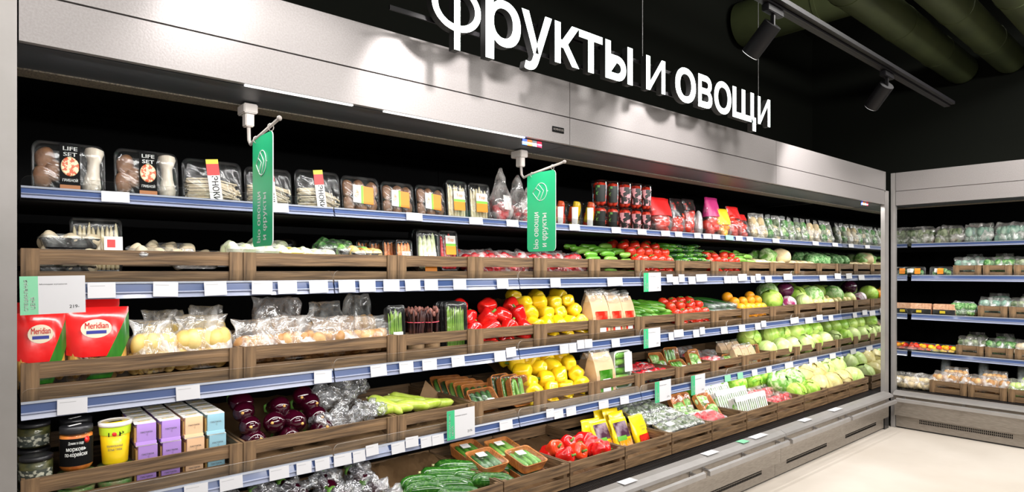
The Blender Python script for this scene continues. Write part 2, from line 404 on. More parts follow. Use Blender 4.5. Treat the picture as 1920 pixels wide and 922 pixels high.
put(('light_track', [node('track_profile', new_mesh('track_profile', bm, black_metal)),
     node('track_cover', bxm('track_cover', black_metal, (-1.2, 5.1, -.045, -.022, .01, .03)))]+
     [node('suspension_rod', bxm('suspension_rod', black_metal, (-.004, .004, -.004, .004, .03, 1.43)), (x, 0, 0)) for x in (.6, 2.2)]),
    'long black ceiling light track carrying the cylindrical spotlights', 'light track', (0, TY, TZ))
SPW = 38
for k, (x, tx, tz) in enumerate([(-.25, .1, 1.6), (.55, .7, 1.7), (1.22, 1.4, 1.8), (2.60, 2.65, 1.78), (3.95, 4.3, 1.78)]):
    lab = {3: 'larger black cylinder spotlight on the track near the top of the photo', 4: 'smaller black cylinder spotlight farther along the track'}.get(k, 'black cylinder spotlight on the track, number %s from the near end' % ['first', 'second', 'third', '', ''][k])
    spot_fixture('track_spotlight', lab, x, TY, TZ-.002, (tx, 1.95, tz), SPW*[.22, .4, 1, 1, 1.3][k], 88, blend=.55)
# one spot on the wall-side track that lights the right-hand case header
spot_fixture('track_spotlight', 'black cylinder spotlight above the aisle aimed at the right wall case', 4.9, .62, TZ-.05, (5.85, 1.0, 1.75), 16, 75)

# ------------------------------------------------------------------ lit sign
SIGN_Y = 1.75; zb = HC+.307*SIGN_Y/.651; xh = .058*SIGN_Y/.651
letters = [('ф', 68, 320), ('р', 345, 525), ('у', 530, 685), ('к', 700, 825), ('т', 825, 945), ('ы', 960, 1100), ('и', 1170, 1268), ('о', 1320, 1425), ('в', 1438, 1510), ('о', 1520, 1608), ('щ', 1615, 1735), ('и', 1745, 1808)]
kids = []; sgn_side = mat('sign_return', (.035, .035, .035), .6, spec=.2)
def phi_mesh(w_, s):
    bm = bmesh.new(); n = 48; zc = .275*s; ro = .29*s; t = .088*s; D = .0155
    outer = [(w_/2+w_/2*math.cos(2*math.pi*k/n), zc+ro*math.sin(2*math.pi*k/n)) for k in range(n)]
    inner = [(w_/2+(w_/2-t)*math.cos(2*math.pi*k/n), zc+(ro-t*.9)*math.sin(2*math.pi*k/n)) for k in range(n)]
    def P(p, y): return bm.verts.new((p[0], y, p[1]))
    of, nf = [P(q, -D) for q in outer], [P(q, -D) for q in inner]; ob, nb_ = [P(q, D) for q in outer], [P(q, D) for q in inner]
    for k in range(n):
        j = (k+1) % n
        for q in ((of[k], of[j], nf[j], nf[k]), (ob[j], ob[k], nb_[k], nb_[j]), (of[j], of[k], ob[k], ob[j]), (nf[k], nf[j], nb_[j], nb_[k])): bm.faces.new(q)
    box(bm, w_/2-t/2, w_/2+t/2, -D-.0004, D, -.235*s, .80*s)
    return new_mesh('sign_letter', bm, [emit_w, sgn_side])
for ch, a, b in letters:
    xa, xb = PX(780+a*.3646, SIGN_Y), PX(780+b*.3646, SIGN_Y)
    if ch == 'ф':
        me = phi_mesh(xb-xa, xh/.545)
        for p in me.polygons: p.material_index = 0 if p.normal.y < -.9 else 1
        kids.append(node('sign_letter', me, (xa-1.1, 0, 0))); continue
    c = bpy.data.curves.new('sign_letter', 'FONT'); c.body = ch; c.size = 1; c.extrude = .09; c.offset = 0 if ch == 'и' else .014; c.resolution_u = 6
    o = bpy.data.objects.new('tmp', c); COL.objects.link(o); bpy.context.view_layer.update(); me = bpy.data.meshes.new_from_object(o); bpy.data.objects.remove(o)
    x0 = min(v.co.x for v in me.vertices); x1 = max(v.co.x for v in me.vertices); s = xh/.545
    for v in me.vertices:
        x, y, z = v.co; v.co = ((x-x0)/(x1-x0)*(xb-xa), -z*.17+.0, y*s)
    me.update(); me.materials.clear(); me.materials.append(emit_w); me.materials.append(sgn_side)
    for p in me.polygons: p.material_index = 0 if p.normal.y < -.9 else 1
    kids.append(node('sign_letter', me, (xa-1.1, 0, 0)))
for px_ in (1208, 1425, 700):
    kids.append(node('suspension_wire', bxm('suspension_wire', mat('wire', (.25, .25, .25), .4), (-.001, .001, -.001, .001, .12, 1.75)), (PX(px_, SIGN_Y)-1.1, .01, 0)))
kids.append(node('mounting_rail', bxm('mounting_rail', black_metal, (-.1, 2.35, .024, .03, .02, .035), (-.1, 2.35, .024, .03, .125, .14))))
put(('hanging_sign', kids), 'large lit white letters sign hanging above the cases', 'sign', (1.1, SIGN_Y, zb))

# ------------------------------------------------------------------ green hanging banners
def banner(x, zt, zbm, label, hl):
    y1, y2 = 1.88, 2.06; wd = y2-y1; hg = zt-zbm
    # local: faces -X ; u axis = -Y
    def face(me, yc, zc): return (-.0022, yc, zc), (0, 0, -math.pi/2)
    bm = bmesh.new(); prism(bm, rrect(wd, hg, .018, cx=0, cy=0), 'x', -.0015, .0015)
    for f in bm.faces: f.material_index = 0 if abs(f.normal.x) > .5 or len(f.verts) > 4 else 1
    board = new_mesh('banner_board', bm, [mat('banner_green', (.03, .50, .22), .35), white_ink])
    K = []
    def vt(s, h, yy, w=None):
        me = text_mesh(s, white_ink, h, w)
        # text in XZ facing -Y -> rotate to run upward on the -X face
        M_ = Matrix.Rotation(-math.pi/2, 4, 'Z') @ Matrix.Rotation(-math.pi/2, 4, 'Y')
        return node('lettering', me, (-.0022, yy, -hg*.235), M_.to_euler())
    K.append(vt('bio овощи', .034, .030, hg*.46)); K.append(vt('и фрукты', .034, -.022, hg*.42))
    bm = bmesh.new()
    def loop(pts): tube(bm, [(-.003, a, b) for a, b in pts], .0013, 5)
    zc = hg*.25
    R0 = .038; pts = []
    for k in range(0, 19): an = math.radians(-130+k*15); pts.append((-R0*math.cos(an)*1.0, zc+R0*math.sin(an)))
    pts = [(p[0]-.004, p[1]) for p in pts]
    pts = [(.052, zc)]+[( -R0*math.cos(math.radians(a)), zc+R0*math.sin(math.radians(a))) for a in range(-125, 126, 14)]+[(.052, zc)]
    loop(pts); loop([(.034, zc+.020), (.004, zc+.002), (.024, zc-.028)]); loop([(.014, zc+.034), (-.018, zc+.003), (.008, zc-.043)]); loop([(-.038, zc), (-.046, zc)])
    K.append(node('leaf_emblem', new_mesh('leaf_emblem', bm, white_ink)))
    B = node('banner_board', board, (0, (y1+y2)/2, (zt+zbm)/2), kids=K)
    bm = bmesh.new(); tube(bm, [(0, 2.105, 1.80), (0, 2.10, zt+.003), (0, 2.085, zt-.012), (0, 2.05, zt-.004), (0, 1.83, zt+.025)], [.006, .006, .005, .005, .005], 8)
    lathe(bm, sph(.008, 6), seg=8, M=Matrix.Translation((0, 1.828, zt+.0255)))
    rod = node('rod', new_mesh('rod', bm, grey_plastic))
    rings = []
    for yy in (1.90, 2.03):
        bm = bmesh.new(); zz = zt-.004+(2.05-yy)*.132
        tube(bm, [(.009*math.cos(a*math.pi/5), yy, zz+.0-.004+.011*math.sin(a*math.pi/5)) for a in range(11)], .0014, 5); rings.append(node('ring', new_mesh('ring', bm, grey_plastic)))
    br = node('bracket', bxm('bracket', grey_plastic, (-.022, .022, 2.08, 2.15, 1.832, 1.863), (-.014, .014, 2.09, 2.125, 1.79, 1.835), bevel=.003))
    return put(('hanging_banner', [br, rod, B]+rings), label, 'banner', (x, 0, 0))
banner(.664, 1.742, 1.395, 'narrow looking green banner hanging over the enoki packs at left', .35)
banner(1.855, 1.751, 1.404, 'green banner hanging in front of the radish bags near the centre', .35)

# stickers and badge on the canopy
bx_ = PX(1046, AY)
put(('maker_badge', [node('badge_plate', bxm('badge_plate', black, (-.035, .035, -.003, 0, -.012, .012), bevel=.001), kids=[node('lettering', text_mesh('KOMHOUR', grey_plastic, .010, .06), (0, -.0035, 0))])]),
    'small black maker badge on the steel canopy edge', 'badge', (bx_, AY-.0005, 1.925))
cols = [((.10, .18, .75), 'blue'), ((.85, .20, .05), 'orange'), ((.2, .22, .24), 'grey'), ((.6, .02, .06), 'crimson')]
for k, (c, nme) in enumerate(cols):
    for far, xx in ((0, PX(978+k*9.2, AY+.03)), (1, 5.28+.035*k)):
        put(('canopy_sticker', [node('sticker_face', bxm('sticker_face', mat('sticker_'+nme, c, .4, emis=c, es=1.0), (0, .024, 0, .004, -.024, 0))), node('sticker_backing', bxm('sticker_backing', black, (-.002, .027, .004, .007, -.026, .001)))]),
            '%s display tile of the canopy controller, %s' % (nme, 'far right end of the case' if far else 'above the second banner'), 'display tile', (xx, AY+.022, 1.866), group='controller tiles')

# ------------------------------------------------------------------ price tags
RN = ['top', 'second', 'third', 'fourth']
def under(X_, s):
    names = WHAT[s]
    for (a, b, nme) in names:
        if a <= X_ < b: return nme
    return names[-1][2]
WHAT = [
 [(0, .62, 'mushroom trays'), (.62, 1.28, 'enoki trays'), (1.28, 1.62, 'white asparagus packs'), (1.62, 2.13, 'radish bags'), (2.13, 2.42, 'mini pepper cups'), (2.42, 2.78, 'cherry tomato cups'), (2.78, 3.6, 'printed tomato bags'), (3.6, 9, 'film wrapped greens bags')],
 [(0, .694, 'crate of trays'), (.694, 1.307, 'crate of flat packs'), (1.307, 1.716, 'carrot pack crate'), (1.716, 2.525, 'bagged radish crates'), (2.525, 2.92, 'small cucumber crate'), (2.92, 3.32, 'tomato crate'), (3.32, 3.72, 'dark cucumber crate'), (3.72, 4.12, 'small tomato crate'), (4.12, 4.52, 'celery root crate'), (4.52, 9, 'broccoli crates')],
 [(0, .694, 'red corn pack crate'), (.694, 1.307, 'bagged mushroom crate'), (1.307, 1.716, 'asparagus crate'), (1.716, 2.124, 'red pepper crate'), (2.124, 2.525, 'yellow pepper crate'), (2.525, 2.92, 'paper bag crate'), (2.92, 3.32, 'cucumber crate'), (3.32, 3.72, 'tomato crate'), (3.72, 4.12, 'wrapped cucumber crate'), (4.12, 4.52, 'orange crate'), (4.52, 9, 'cabbage crates')],
 [(0, .694, 'jar and carton crate'), (.694, 1.307, 'eggplant crate'), (1.307, 1.716, 'light zucchini crate'), (1.716, 2.124, 'cucumber punnet crate'), (2.124, 2.525, 'yellow pepper crate'), (2.525, 2.92, 'cucumber tray crate'), (2.92, 3.32, 'red stick pack crate'), (3.32, 3.72, 'punnet crate'), (3.72, 4.12, 'radish bag crate'), (4.12, 9, 'green cabbage crates')]]
TAGS = [
 [(190,243),(507,541),(762,792),(880,905),(950,972),(1068,1087),(1147,1164),(1196,1212),(1240,1256),(1266,1279),(1302,1314),(1319,1334),(1336,1350),(1361,1375,'g'),(1380,1392),(1400,1412),(1449,1461),(1524,1535),(1561,1571)],
 [(164,217),(287,334),(383,425),(472,511),(521,557),(580,615),(635,666),(674,704),(719,749),(760,788),(796,821),(850,874),(932,953),(1032,1051),(1139,1167),(1250,1261,'r'),(1261.5,1272),(1272.5,1283,'r'),(1291,1304),(1305,1325,'r'),(1358,1371),(1372,1383),(1384,1400,'r'),(1408,1416),(1417,1426,'r'),(1435,1447),(1469,1485,'r'),(1537,1550),(1565,1576,'r')],
 [(107,164),(330,375),(589,622),(695,725),(749,775),(792,819),(847,871),(927,948),(949,967,'r'),(1050,1066),(1067,1081),(1082,1095,'r'),(1096,1110,'r'),(1147,1162),(1254,1263),(1263.5,1281,'r'),(1300,1311),(1312,1321,'r'),(1352,1364),(1386,1397),(1416,1426),(1427,1436,'r'),(1482,1497,'r'),(1510,1524),(1531,1542,'r'),(1554,1562)],
 [(345,390),(412,455),(505,542),(556,584),(591,618),(626,659),(662,685),(686,709,'r'),(734,759),(760,784,'r'),(789,809),(810,832),(937,961),(1024,1038,'r'),(1039,1056),(1062,1080),(1123,1141),(1163,1179),(1359,1370,'g'),(1383,1393,'g'),(1410,1420),(1437,1447),(1472,1487),(1517,1532),(1556,1567)]]
BIG = [(1, 37, 160, 517, 588), (1, 1207, 1239, 511, 546), (2, 1207, 1238, 615, 651), (3, 838, 890, 766, 820), (3, 1228, 1258, 713, 752), (3, 1296, 1322, 702, 738)]
tagc = {}
TYF = AY+LIPY-.0125
buck = {}
for s in range(4):
    for t in TAGS[s]:
        xa, xb = PX(t[0], TYF), PX(t[1], TYF); nm_ = under((xa+xb)/2, s); buck.setdefault((s, nm_), []).append((xa, xb, t[2] if len(t) > 2 else ''))
for (s, nm_), lst in buck.items():
    lst.sort(); lt, lb, zs = SH[s]; n = len(lst)
    for i, (xa, xb, fl) in enumerate(lst):
        up = .014 if fl == 'r' else 0; h = (lt-lb)*.92; wd = round(xb-xa, 3)
        zc = lb+(lt-lb)*.52+up
        card = bxm('card', pale_green if fl == 'g' else white_card, (-wd/2, wd/2, -.0006, .0006, -h/2, h/2))
        kids = []
        if fl != 'g':
            kids = [node('printed_lines', bxm('printed_lines', mat('print_grey', (.45, .45, .47), .6) if 'print_grey' not in bpy.data.materials else bpy.data.materials['print_grey'], (-wd*.42, wd*.12, -.0008, -.0006, h*.26, h*.30)))]
        nw = 'small pale green tag' if fl == 'g' else ('raised white price tag' if fl == 'r' else 'white price tag')
        put(('price_tag', [node('card', card, kids=kids)]), '%s, %s shelf rail, below %s, %s' % (nw, RN[s], nm_, ordn(i, n)),
            'price tag', ((xa+xb)/2, TYF-(.0018 if fl == 'r' else 0), zc), rot=(math.radians(-6), math.radians(R.uniform(-2, 2)), 0), group='price tags on the shelf rails')
wh = ['at far left above the red corn packs', 'hanging below the tomato crate of the second shelf', 'hanging from the third shelf below the cucumbers', 'below the light zucchini crate', 'on the fourth shelf below the red stick packs', 'on the fourth shelf below the punnet crate']
for (s, a, b, ya, yb), wl in zip(BIG, wh):
    y_ = TYF-.006; xa, xb = PX(a, y_), PX(b, y_); z1 = PZ((a+b)/2, ya, y_); z0 = PZ((a+b)/2, yb, y_); wd = xb-xa; h = z1-z0; g = wd*.27
    K = [node('green_strip', bxm('green_strip', pale_green if a < 100 else green_card, (-wd/2, -wd/2+g, -.0009, -.0006, -h/2, h/2)),
              kids=[node('lettering', text_mesh('СПЕЦИАЛЬНАЯ', white_ink, g*.2, h*.8), (-wd/2+g*.35, -.0016, 0), (0, -math.pi/2, 0)), node('lettering', text_mesh('ЦЕНА', white_ink, g*.24, h*.32), (-wd/2+g*.72, -.0016, -h*.2), (0, -math.pi/2, 0))]),
         node('price', text_mesh('219-', ink, h*.09), (wd*.32, -.0009, -h*.33)), node('product_line', text_mesh('Молодая кукуруза', ink, h*.035, wd*.42), (-wd*.0, -.0009, h*.28))]
    put(('shelf_price_card', [node('card', bxm('card', white_card, (-wd/2, wd/2, -.0006, .0006, -h/2, h/2)), kids=K)]), 'large white price card with green strip ' + wl, 'price card', ((xa+xb)/2, y_, (z0+z1)/2), rot=(0, math.radians(-1.0), 0), group='large price cards')
# bottom rail tags
for i, (a, b, c) in enumerate([(1162, 1187, 0), (1318, 1340, 0), (1385, 1397, 1), (1408, 1432, 0), (1500, 1515, 0), (1556, 1572, 0)]):
    y_ = AY-.01; xa, xb = PX(a, y_), PX(b, y_)
    put(('price_tag', [node('card', bxm('card', pale_green if c else white_card, (xa-(xa+xb)/2, (xb-xa)/2, -.03, .02, 0, .0012)))]), ('small pale green tag' if c else 'white price tag') + ' lying on the bottom steel rail, %s of six' % ordn(i, 6), 'price tag', ((xa+xb)/2, y_, .3185), group='price tags on the bottom rail')

# ------------------------------------------------------------------ goods: materials
G = {}
def gm(name, *a, **k):
    if name not in G: G[name] = mat(name, *a, **k)
    return G[name]
tomato_m = gm('tomato_skin', (.72, .022, .012), .16, spec=.6, noise_s=3, col2=(.85, .06, .02), coat=.4)
redp_m = gm('red_pepper_skin', (.62, .008, .010), .14, noise_s=5, col2=(.80, .02, .012), coat=.6)
orp_m = gm('orange_red_pepper_skin', (.82, .05, .012), .16, noise_s=9, col2=(.85, .17, .03), coat=.6, ramp=(.45, .7))
yelp_m = gm('yellow_pepper_skin', (.95, .56, .008), .17, noise_s=5, col2=(.98, .70, .02), coat=.5)
orange_m = gm('orange_peel', (.93, .33, .01), .35, noise_s=140, bump=.12, col2=(.96, .42, .015))
cuke_m = gm('cucumber_skin', (.035, .20, .010), .25, noise_s=6, ns=(3, 3, .6), col2=(.20, .50, .05), coat=.3, ramp=(.40, .8))
cukel_m = gm('light_cucumber_skin', (.09, .30, .02), .28, noise_s=6, ns=(3, 3, .6), col2=(.28, .52, .09), coat=.2, ramp=(.35, .75))
cuked_m = gm('dark_cucumber_skin', (.012, .075, .012), .25, noise_s=6, ns=(3, 3, .6), col2=(.06, .20, .03), coat=.3, ramp=(.45, .8))
zuc_m = gm('zucchini_skin', (.018, .10, .010), .18, noise_s=90, col2=(.10, .26, .04), coat=.5, ramp=(.5, .75))
zucl_m = gm('pale_zucchini_skin', (.45, .62, .05), .25, noise_s=30, col2=(.62, .74, .14), coat=.3)
egg_m = gm('eggplant_skin', (.014, .001, .004), .10, noise_s=3, col2=(.055, .0015, .012), coat=.8, ramp=(.45, .75))
stem_m = gm('green_stem', (.12, .28, .04), .5); stem_pale = gm('pale_stem', (.55, .55, .25), .6)
cab_m = gm('cabbage_leaf', (.22, .50, .02), .35, noise_s=9, ns=(1, 1, .35), col2=(.66, .84, .20), bump=.3, dist=1.5, ramp=(.35, .62), detail=7)
cabp_m = gm('pale_cabbage_leaf', (.42, .66, .12), .35, noise_s=9, ns=(1, 1, .35), col2=(.66, .76, .34), bump=.3, dist=1.5, ramp=(.3, .6), detail=7)
cabs_m = gm('savoy_leaf', (.16, .42, .06), .4, noise_s=26, col2=(.62, .78, .42), bump=.6, dist=1.0, ramp=(.42, .62))
yel_m = gm('yellow_cabbage_leaf', (.62, .52, .16), .35, noise_s=8, ns=(1, 1, .35), col2=(.78, .70, .36), bump=.25, dist=1.5)
lett_m = gm('lettuce_leaf', (.12, .42, .015), .4, noise_s=16, col2=(.45, .72, .08), bump=.7, dist=1.5)
pur_m = gm('purple_leaf', (.035, .006, .022), .22, noise_s=8, ns=(1, 1, .3), col2=(.12, .015, .06), coat=.5)
purw_m = gm('purple_white_leaf', (.35, .03, .14), .35, noise_s=9, ns=(1, 1, .3), col2=(.85, .78, .80), ramp=(.42, .55), dist=2)
root_m = gm('celery_root', (.60, .46, .24), .6, noise_s=18, col2=(.78, .64, .38), bump=.8)
broc_m = gm('broccoli_floret', (.05, .22, .04), .6, noise_s=60, col2=(.34, .55, .25), bump=1.0, ramp=(.4, .65))
pot_m = gm('yellow_potato', (.82, .55, .14), .45, noise_s=12, col2=(.92, .72, .30), bump=.1)
nug_m = gm('ginger_brown', (.36, .15, .035), .5, noise_s=12, col2=(.75, .48, .22), bump=.3)
mush_m = gm('brown_mushroom', (.16, .065, .026), .5, noise_s=16, col2=(.38, .19, .09), bump=.35)
king_m = gm('king_oyster', (.58, .50, .40), .5, noise_s=9, ns=(6, 6, 1), col2=(.80, .73, .62))
enoki_m = gm('enoki_stem', (.62, .50, .32), .5, noise_s=9, col2=(.84, .76, .58))
asp_m = gm('green_asparagus', (.10, .26, .02), .35, noise_s=30, col2=(.38, .58, .10), ramp=(.4, .7))
aspw_m = gm('white_asparagus', (.74, .62, .34), .4, noise_s=10, col2=(.88, .80, .58))
carrot_m = gm('carrot_skin', (.80, .22, .04), .4, noise_s=30, col2=(.86, .32, .10))
radish_m = gm('radish_skin', (.60, .010, .022), .3, noise_s=6, col2=(.80, .05, .06), coat=.3)
daikon_m = gm('white_radish', (.55, .52, .52), .3)
leek_m = gm('leek_white', (.62, .72, .34), .4, noise_s=12, ns=(6, 6, .6), col2=(.88, .88, .70))
darkst_m = gm('dark_purple_stalk', (.022, .004, .006), .5, noise_s=30, col2=(.12, .04, .025), ramp=(.45, .8), bump=.3)
greyg_m = gm('grey_green', (.06, .10, .04), .45, noise_s=22, col2=(.40, .46, .30), bump=.5, ramp=(.40, .66))
kraft_m = gm('kraft_paper', (.20, .11, .045), .7, noise_s=7, col2=(.30, .175, .08), bump=.4)
kraftl_m = gm('light_kraft', (.55, .36, .20), .6, noise_s=20, col2=(.62, .43, .26))
wick_m = gm('orange_punnet', (.50, .15, .025), .55, noise_s=30, ns=(1, 1, 5), col2=(.70, .27, .06), bump=.3)
card_or = gm('orange_label', (.88, .28, .01), .4)
card_ye = gm('yellow_label', (.92, .70, .02), .4)
card_re = gm('red_label', (.78, .02, .02), .35)
card_br = gm('brown_label', (.42, .15, .04), .5)
card_wh = gm('white_label', (.82, .80, .78), .45)
card_gr = gm('bright_green_label', (.25, .62, .06), .45)
cream_m = gm('cream_paper', (.80, .72, .55), .5)
film = film_mat('clear_film', milk=.10, gloss=.16)
film_l = film_mat('light_film', milk=.02, gloss=.08, scale=9)
film_m = film_mat('milky_film', (.92, .90, .88), milk=.27, gloss=.25, scale=10)
film_w = film_mat('frosted_film', (.95, .95, .95), milk=.45, gloss=.3, scale=12)
film_d = film_mat('dark_creased_film', (.75, .76, .78), milk=.16, gloss=.5, scale=22)
netf = film_mat('crumpled_silver_film', (.80, .82, .86), milk=.17, gloss=.55, scale=34)

# ------------------------------------------------------------------ goods: shapes
T = {}
def cache(f):
    def g(*a, **k):
        key = (f.__name__, a, tuple(sorted(k.items())))
        if key not in T: T[key] = f(*a, **k)
        return T[key]
    return g
def RX(a): return Matrix.Rotation(a, 4, 'X')
def RY(a): return Matrix.Rotation(a, 4, 'Y')
def RZ(a): return Matrix.Rotation(a, 4, 'Z')
def TR(x, y, z): return Matrix.Translation((x, y, z))
def loft(bm, loops, cap0=True, cap1=True, mi=0, smooth=False):
    rs = [[bm.verts.new(p) for p in L_] for L_ in loops]; n = len(rs[0])
    for A, B in zip(rs, rs[1:]):
        for k in range(n):
            f = bm.faces.new((A[k], A[(k+1) % n], B[(k+1) % n], B[k])); f.material_index = mi; f.smooth = smooth
    if cap0: f = bm.faces.new(rs[0]); f.material_index = mi
    if cap1: f = bm.faces.new(rs[-1]); f.material_index = mi
@cache
def tomato(v=0, m='tomato_skin', r=.034):
    b = lath('body', G[m], [(.30*r, -.80*r), (.65*r, -.72*r), (.93*r, -.4*r), (1.03*r, 0), (.95*r, .42*r), (.65*r, .70*r), (.32*r, .72*r), (.1*r, .62*r)], seg=18, lobes=5 if v else 4, amp=.06)
    bm = bmesh.new()
    for k in range(5):
        a = 2*math.pi*k/5; c, s = math.cos(a), math.sin(a)
        tube(bm, [(0, 0, .62*r), (.25*r*c, .25*r*s, .74*r), (.55*r*c, .55*r*s, .75*r)], [.004, .004, .001], 5)
    tube(bm, [(0, 0, .6*r), (.1*r, 0, .9*r)], .003, 5)
    return ('tomato', [node('body', b), node('calyx', new_mesh('calyx', bm, stem_m))])
@cache
def pepper(v=0, m='red_pepper_skin', r=.041):
    h = r*(2.0 + .18*v)
    pr = [(.10*r, -.84), (.38*r, -.96), (.62*r, -.93), (.78*r, -.76), (.87*r, -.45), (.93*r, -.05), (1.0*r, .38), (.95*r, .74), (.62*r, .93), (.34*r, .86), (.12*r, .72)]
    b = lath('body', G[m], [(a, z*h/2) for a, z in pr], seg=30, lobes=4 if v != 1 else 3, amp=.15, bend=.003, nz=.07, nsc=22, seed=v)
    bm = bmesh.new(); tube(bm, [(0, 0, .36*h), (.002, 0, .46*h), (.006, .004, .62*h)], [.010, .0055, .006], 7)
    return ('bell_pepper', [node('body', b), node('stem', new_mesh('stem', bm, stem_m, True))])
@cache
def cucumber(v=0, m='cucumber_skin', L=.115, r=.017, name='cucumber', nub=True):
    n = 12; pr = []
    for k in range(n+1):
        t = k/n; a = abs(2*t-1); pr.append((max(.12*r, r*(1-a**4.5)**.5*(1-.10*t)), (t-.5)*L))
    M = RY(math.pi/2)
    bm = bmesh.new(); lathe(bm, pr, seg=14, lobes=6, amp=.03, bend=L*.05*(v-1), M=None, nz=.05, nsc=60, seed=v)
    me = new_mesh('body', bm, G[m], True)
    bm = bmesh.new(); tube(bm, [(0, 0, -L*.495), (0, 0, -L*.54)], [.18*r, .14*r], 6); 
    K = [node('body', me, rot=(0, math.pi/2, 0)), node('stem_end', new_mesh('stem_end', bm, stem_pale), rot=(0, math.pi/2, 0))]
    return (name, K)
@cache
def eggplant(v=0):
    r = .040; L = .15 if v < 2 else .125
    pr = [(.1*r, -.5), (.55*r, -.47), (.88*r, -.36), (1.0*r, -.18), (.92*r, .05), (.68*r, .26), (.5*r, .4), (.42*r, .47), (.1*r, .5)]
    b = lath('body', egg_m, [(a, z*L) for a, z in pr], seg=22, bend=.004*v)
    bm = bmesh.new()
    lathe(bm, [(.52*r, .36*L), (.55*r, .44*L), (.4*r, .515*L), (.16*r, .54*L), (.14*r, .66*L), (.10*r, .66*L)], seg=10, lobes=5, amp=.2)
    bm2 = bmesh.new(); lathe(bm2, sph(.006, 4), seg=8, M=TR(0, 0, -.5*L))
    return ('eggplant', [node('body', b), node('calyx', new_mesh('calyx', bm, stem_m, True)), node('blossom_scar', new_mesh('blossom_scar', bm2, gm('scar_tan', (.75, .42, .12), .6)))])
@cache
def cabbage(v=0, m='cabbage_leaf', r=.085, name='cabbage'):
    R_ = random.Random(v*7+len(m))
    bm = bmesh.new(); lathe(bm, sph(r*.95, 12, .92), seg=24, nz=.05, nsc=12, seed=v)
    # wrapped outer leaves
    for k in range(6):
        a0 = k*math.pi/3+R_.uniform(-.3, .3); tilt = R_.uniform(-.35, .35); grid = []; wl = 1.15; base = R_.uniform(-1.1, -.8)
        M = RZ(a0) @ RY(tilt)
        for i in range(9):
            th = base+i*(2.1/8); row_ = []
            for j in range(9):
                u = (j/8-.5)*2; ph = u*wl*math.cos((i/8-.45)*1.5)
                rr = r*(1.0+.02*k*.4+.03*abs(u)**3+.035*(i/8)**4 + .012*math.sin(9*u+i))
                p = Vector((rr*math.cos(th)*math.cos(ph), rr*math.cos(th)*math.sin(ph), rr*.94*math.sin(th)))
                row_.append(bm.verts.new(M @ p))
            grid.append(row_)
        for i in range(8):
            for j in range(8):
                try:
                    f = bm.faces.new((grid[i][j], grid[i][j+1], grid[i+1][j+1], grid[i+1][j])); f.smooth = True
                except ValueError: pass
        # midrib
        tube(bm, [M @ Vector((r*1.02*math.cos(base+t*.25), 0, r*.96*math.sin(base+t*.25))) for t in range(8)], [.0035-.0004*t for t in range(8)], 5)
    return (name, new_mesh(name, bm, G[m], True))
@cache
def lumpy(v=0, m='celery_root', r=.06, name='celery_root', sz=.85, nz=.22, nsc=26):
    bm = bmesh.new(); lathe(bm, sph(r, 16, sz), seg=28, nz=nz, nsc=nsc, seed=v)
    return (name, new_mesh(name, bm, G[m], True))
@cache
def fruit(v=0, m='orange_peel', r=.038, name='orange'):
    bm = bmesh.new(); lathe(bm, sph(r, 12, .95), seg=22, nz=.02, nsc=20, seed=v)
    bm2 = bmesh.new(); lathe(bm2, sph(.004, 4, .4), seg=6, M=TR(0, 0, r*.95))
    return (name, [node('peel', new_mesh('peel', bm, G[m], True)), node('stem_scar', new_mesh('stem_scar', bm2, stem_m))])

def tray_shell(w_, h, d, m, r=.014, t=.004, name='tray', taper=.88):
    """open tray standing up: opening toward -y, back at y=d, bottom at z=0"""
    bm = bmesh.new()
    def lp(w2, h2, y): return [(x, y, z+h/2) for x, z in rrect(w2, h2, min(r, w2/2.2, h2/2.2), 4)]
    loft(bm, [lp(w_*taper-2*t, h*taper-2*t, d-t), lp(w_-2*t-.004, h-2*t-.004, .002), lp(w_-.004, h-.004, 0), lp(w_, h, .001), lp(w_-.003, h-.003, .004), lp(w_*taper, h*taper, d)])
    return new_mesh(name, bm, m, False)
def film_face(w_, h, bulge, m, r=.014, name='film', full=True):
    bm = bmesh.new()
    def lp(s, y): return [(x*s, y, z*s+h/2) for x, z in rrect(w_, h, r, 4)]
    L_ = [lp(1.0, .002), lp(.99, -.002), lp(.93, -bulge*.55), lp(.8, -bulge*.85), lp(.5, -bulge), lp(.15, -bulge*1.02)]
    if full: L_ = [lp(.9, .03), lp(1.004, .008)]+L_
    loft(bm, L_, cap0=False, smooth=True)
    return new_mesh(name, bm, m, True)
@cache
def mushroom(v=0, r=.024):
    bm = bmesh.new(); lathe(bm, [(.35*r, -1.0*r), (.32*r, -.2*r), (.9*r, -.15*r), (1.0*r, .1*r), (.85*r, .5*r), (.45*r, .75*r), (.08*r, .82*r)], seg=16, nz=.08, nsc=50, seed=v)
    return new_mesh('mushroom', bm, mush_m, True)
@cache
def shiitake(v=0, r=.034):
    bm = bmesh.new(); lathe(bm, [(.2*r, -.5*r), (.9*r, -.3*r), (1.0*r, .0*r), (.8*r, .45*r), (.45*r, .62*r), (.08*r, .66*r)], seg=20, nz=.16, nsc=50, seed=v)
    return new_mesh('brown_mushroom', bm, mush_m, True)
@cache
def king():
    bm = bmesh.new(); lathe(bm, [(.006, -.055), (.021, -.050), (.024, -.03), (.017, .0), (.016, .025), (.026, .045), (.024, .054), (.006, .058)], seg=16, nz=.06, nsc=30)
    return new_mesh('king_oyster_mushroom', bm, king_m, True)
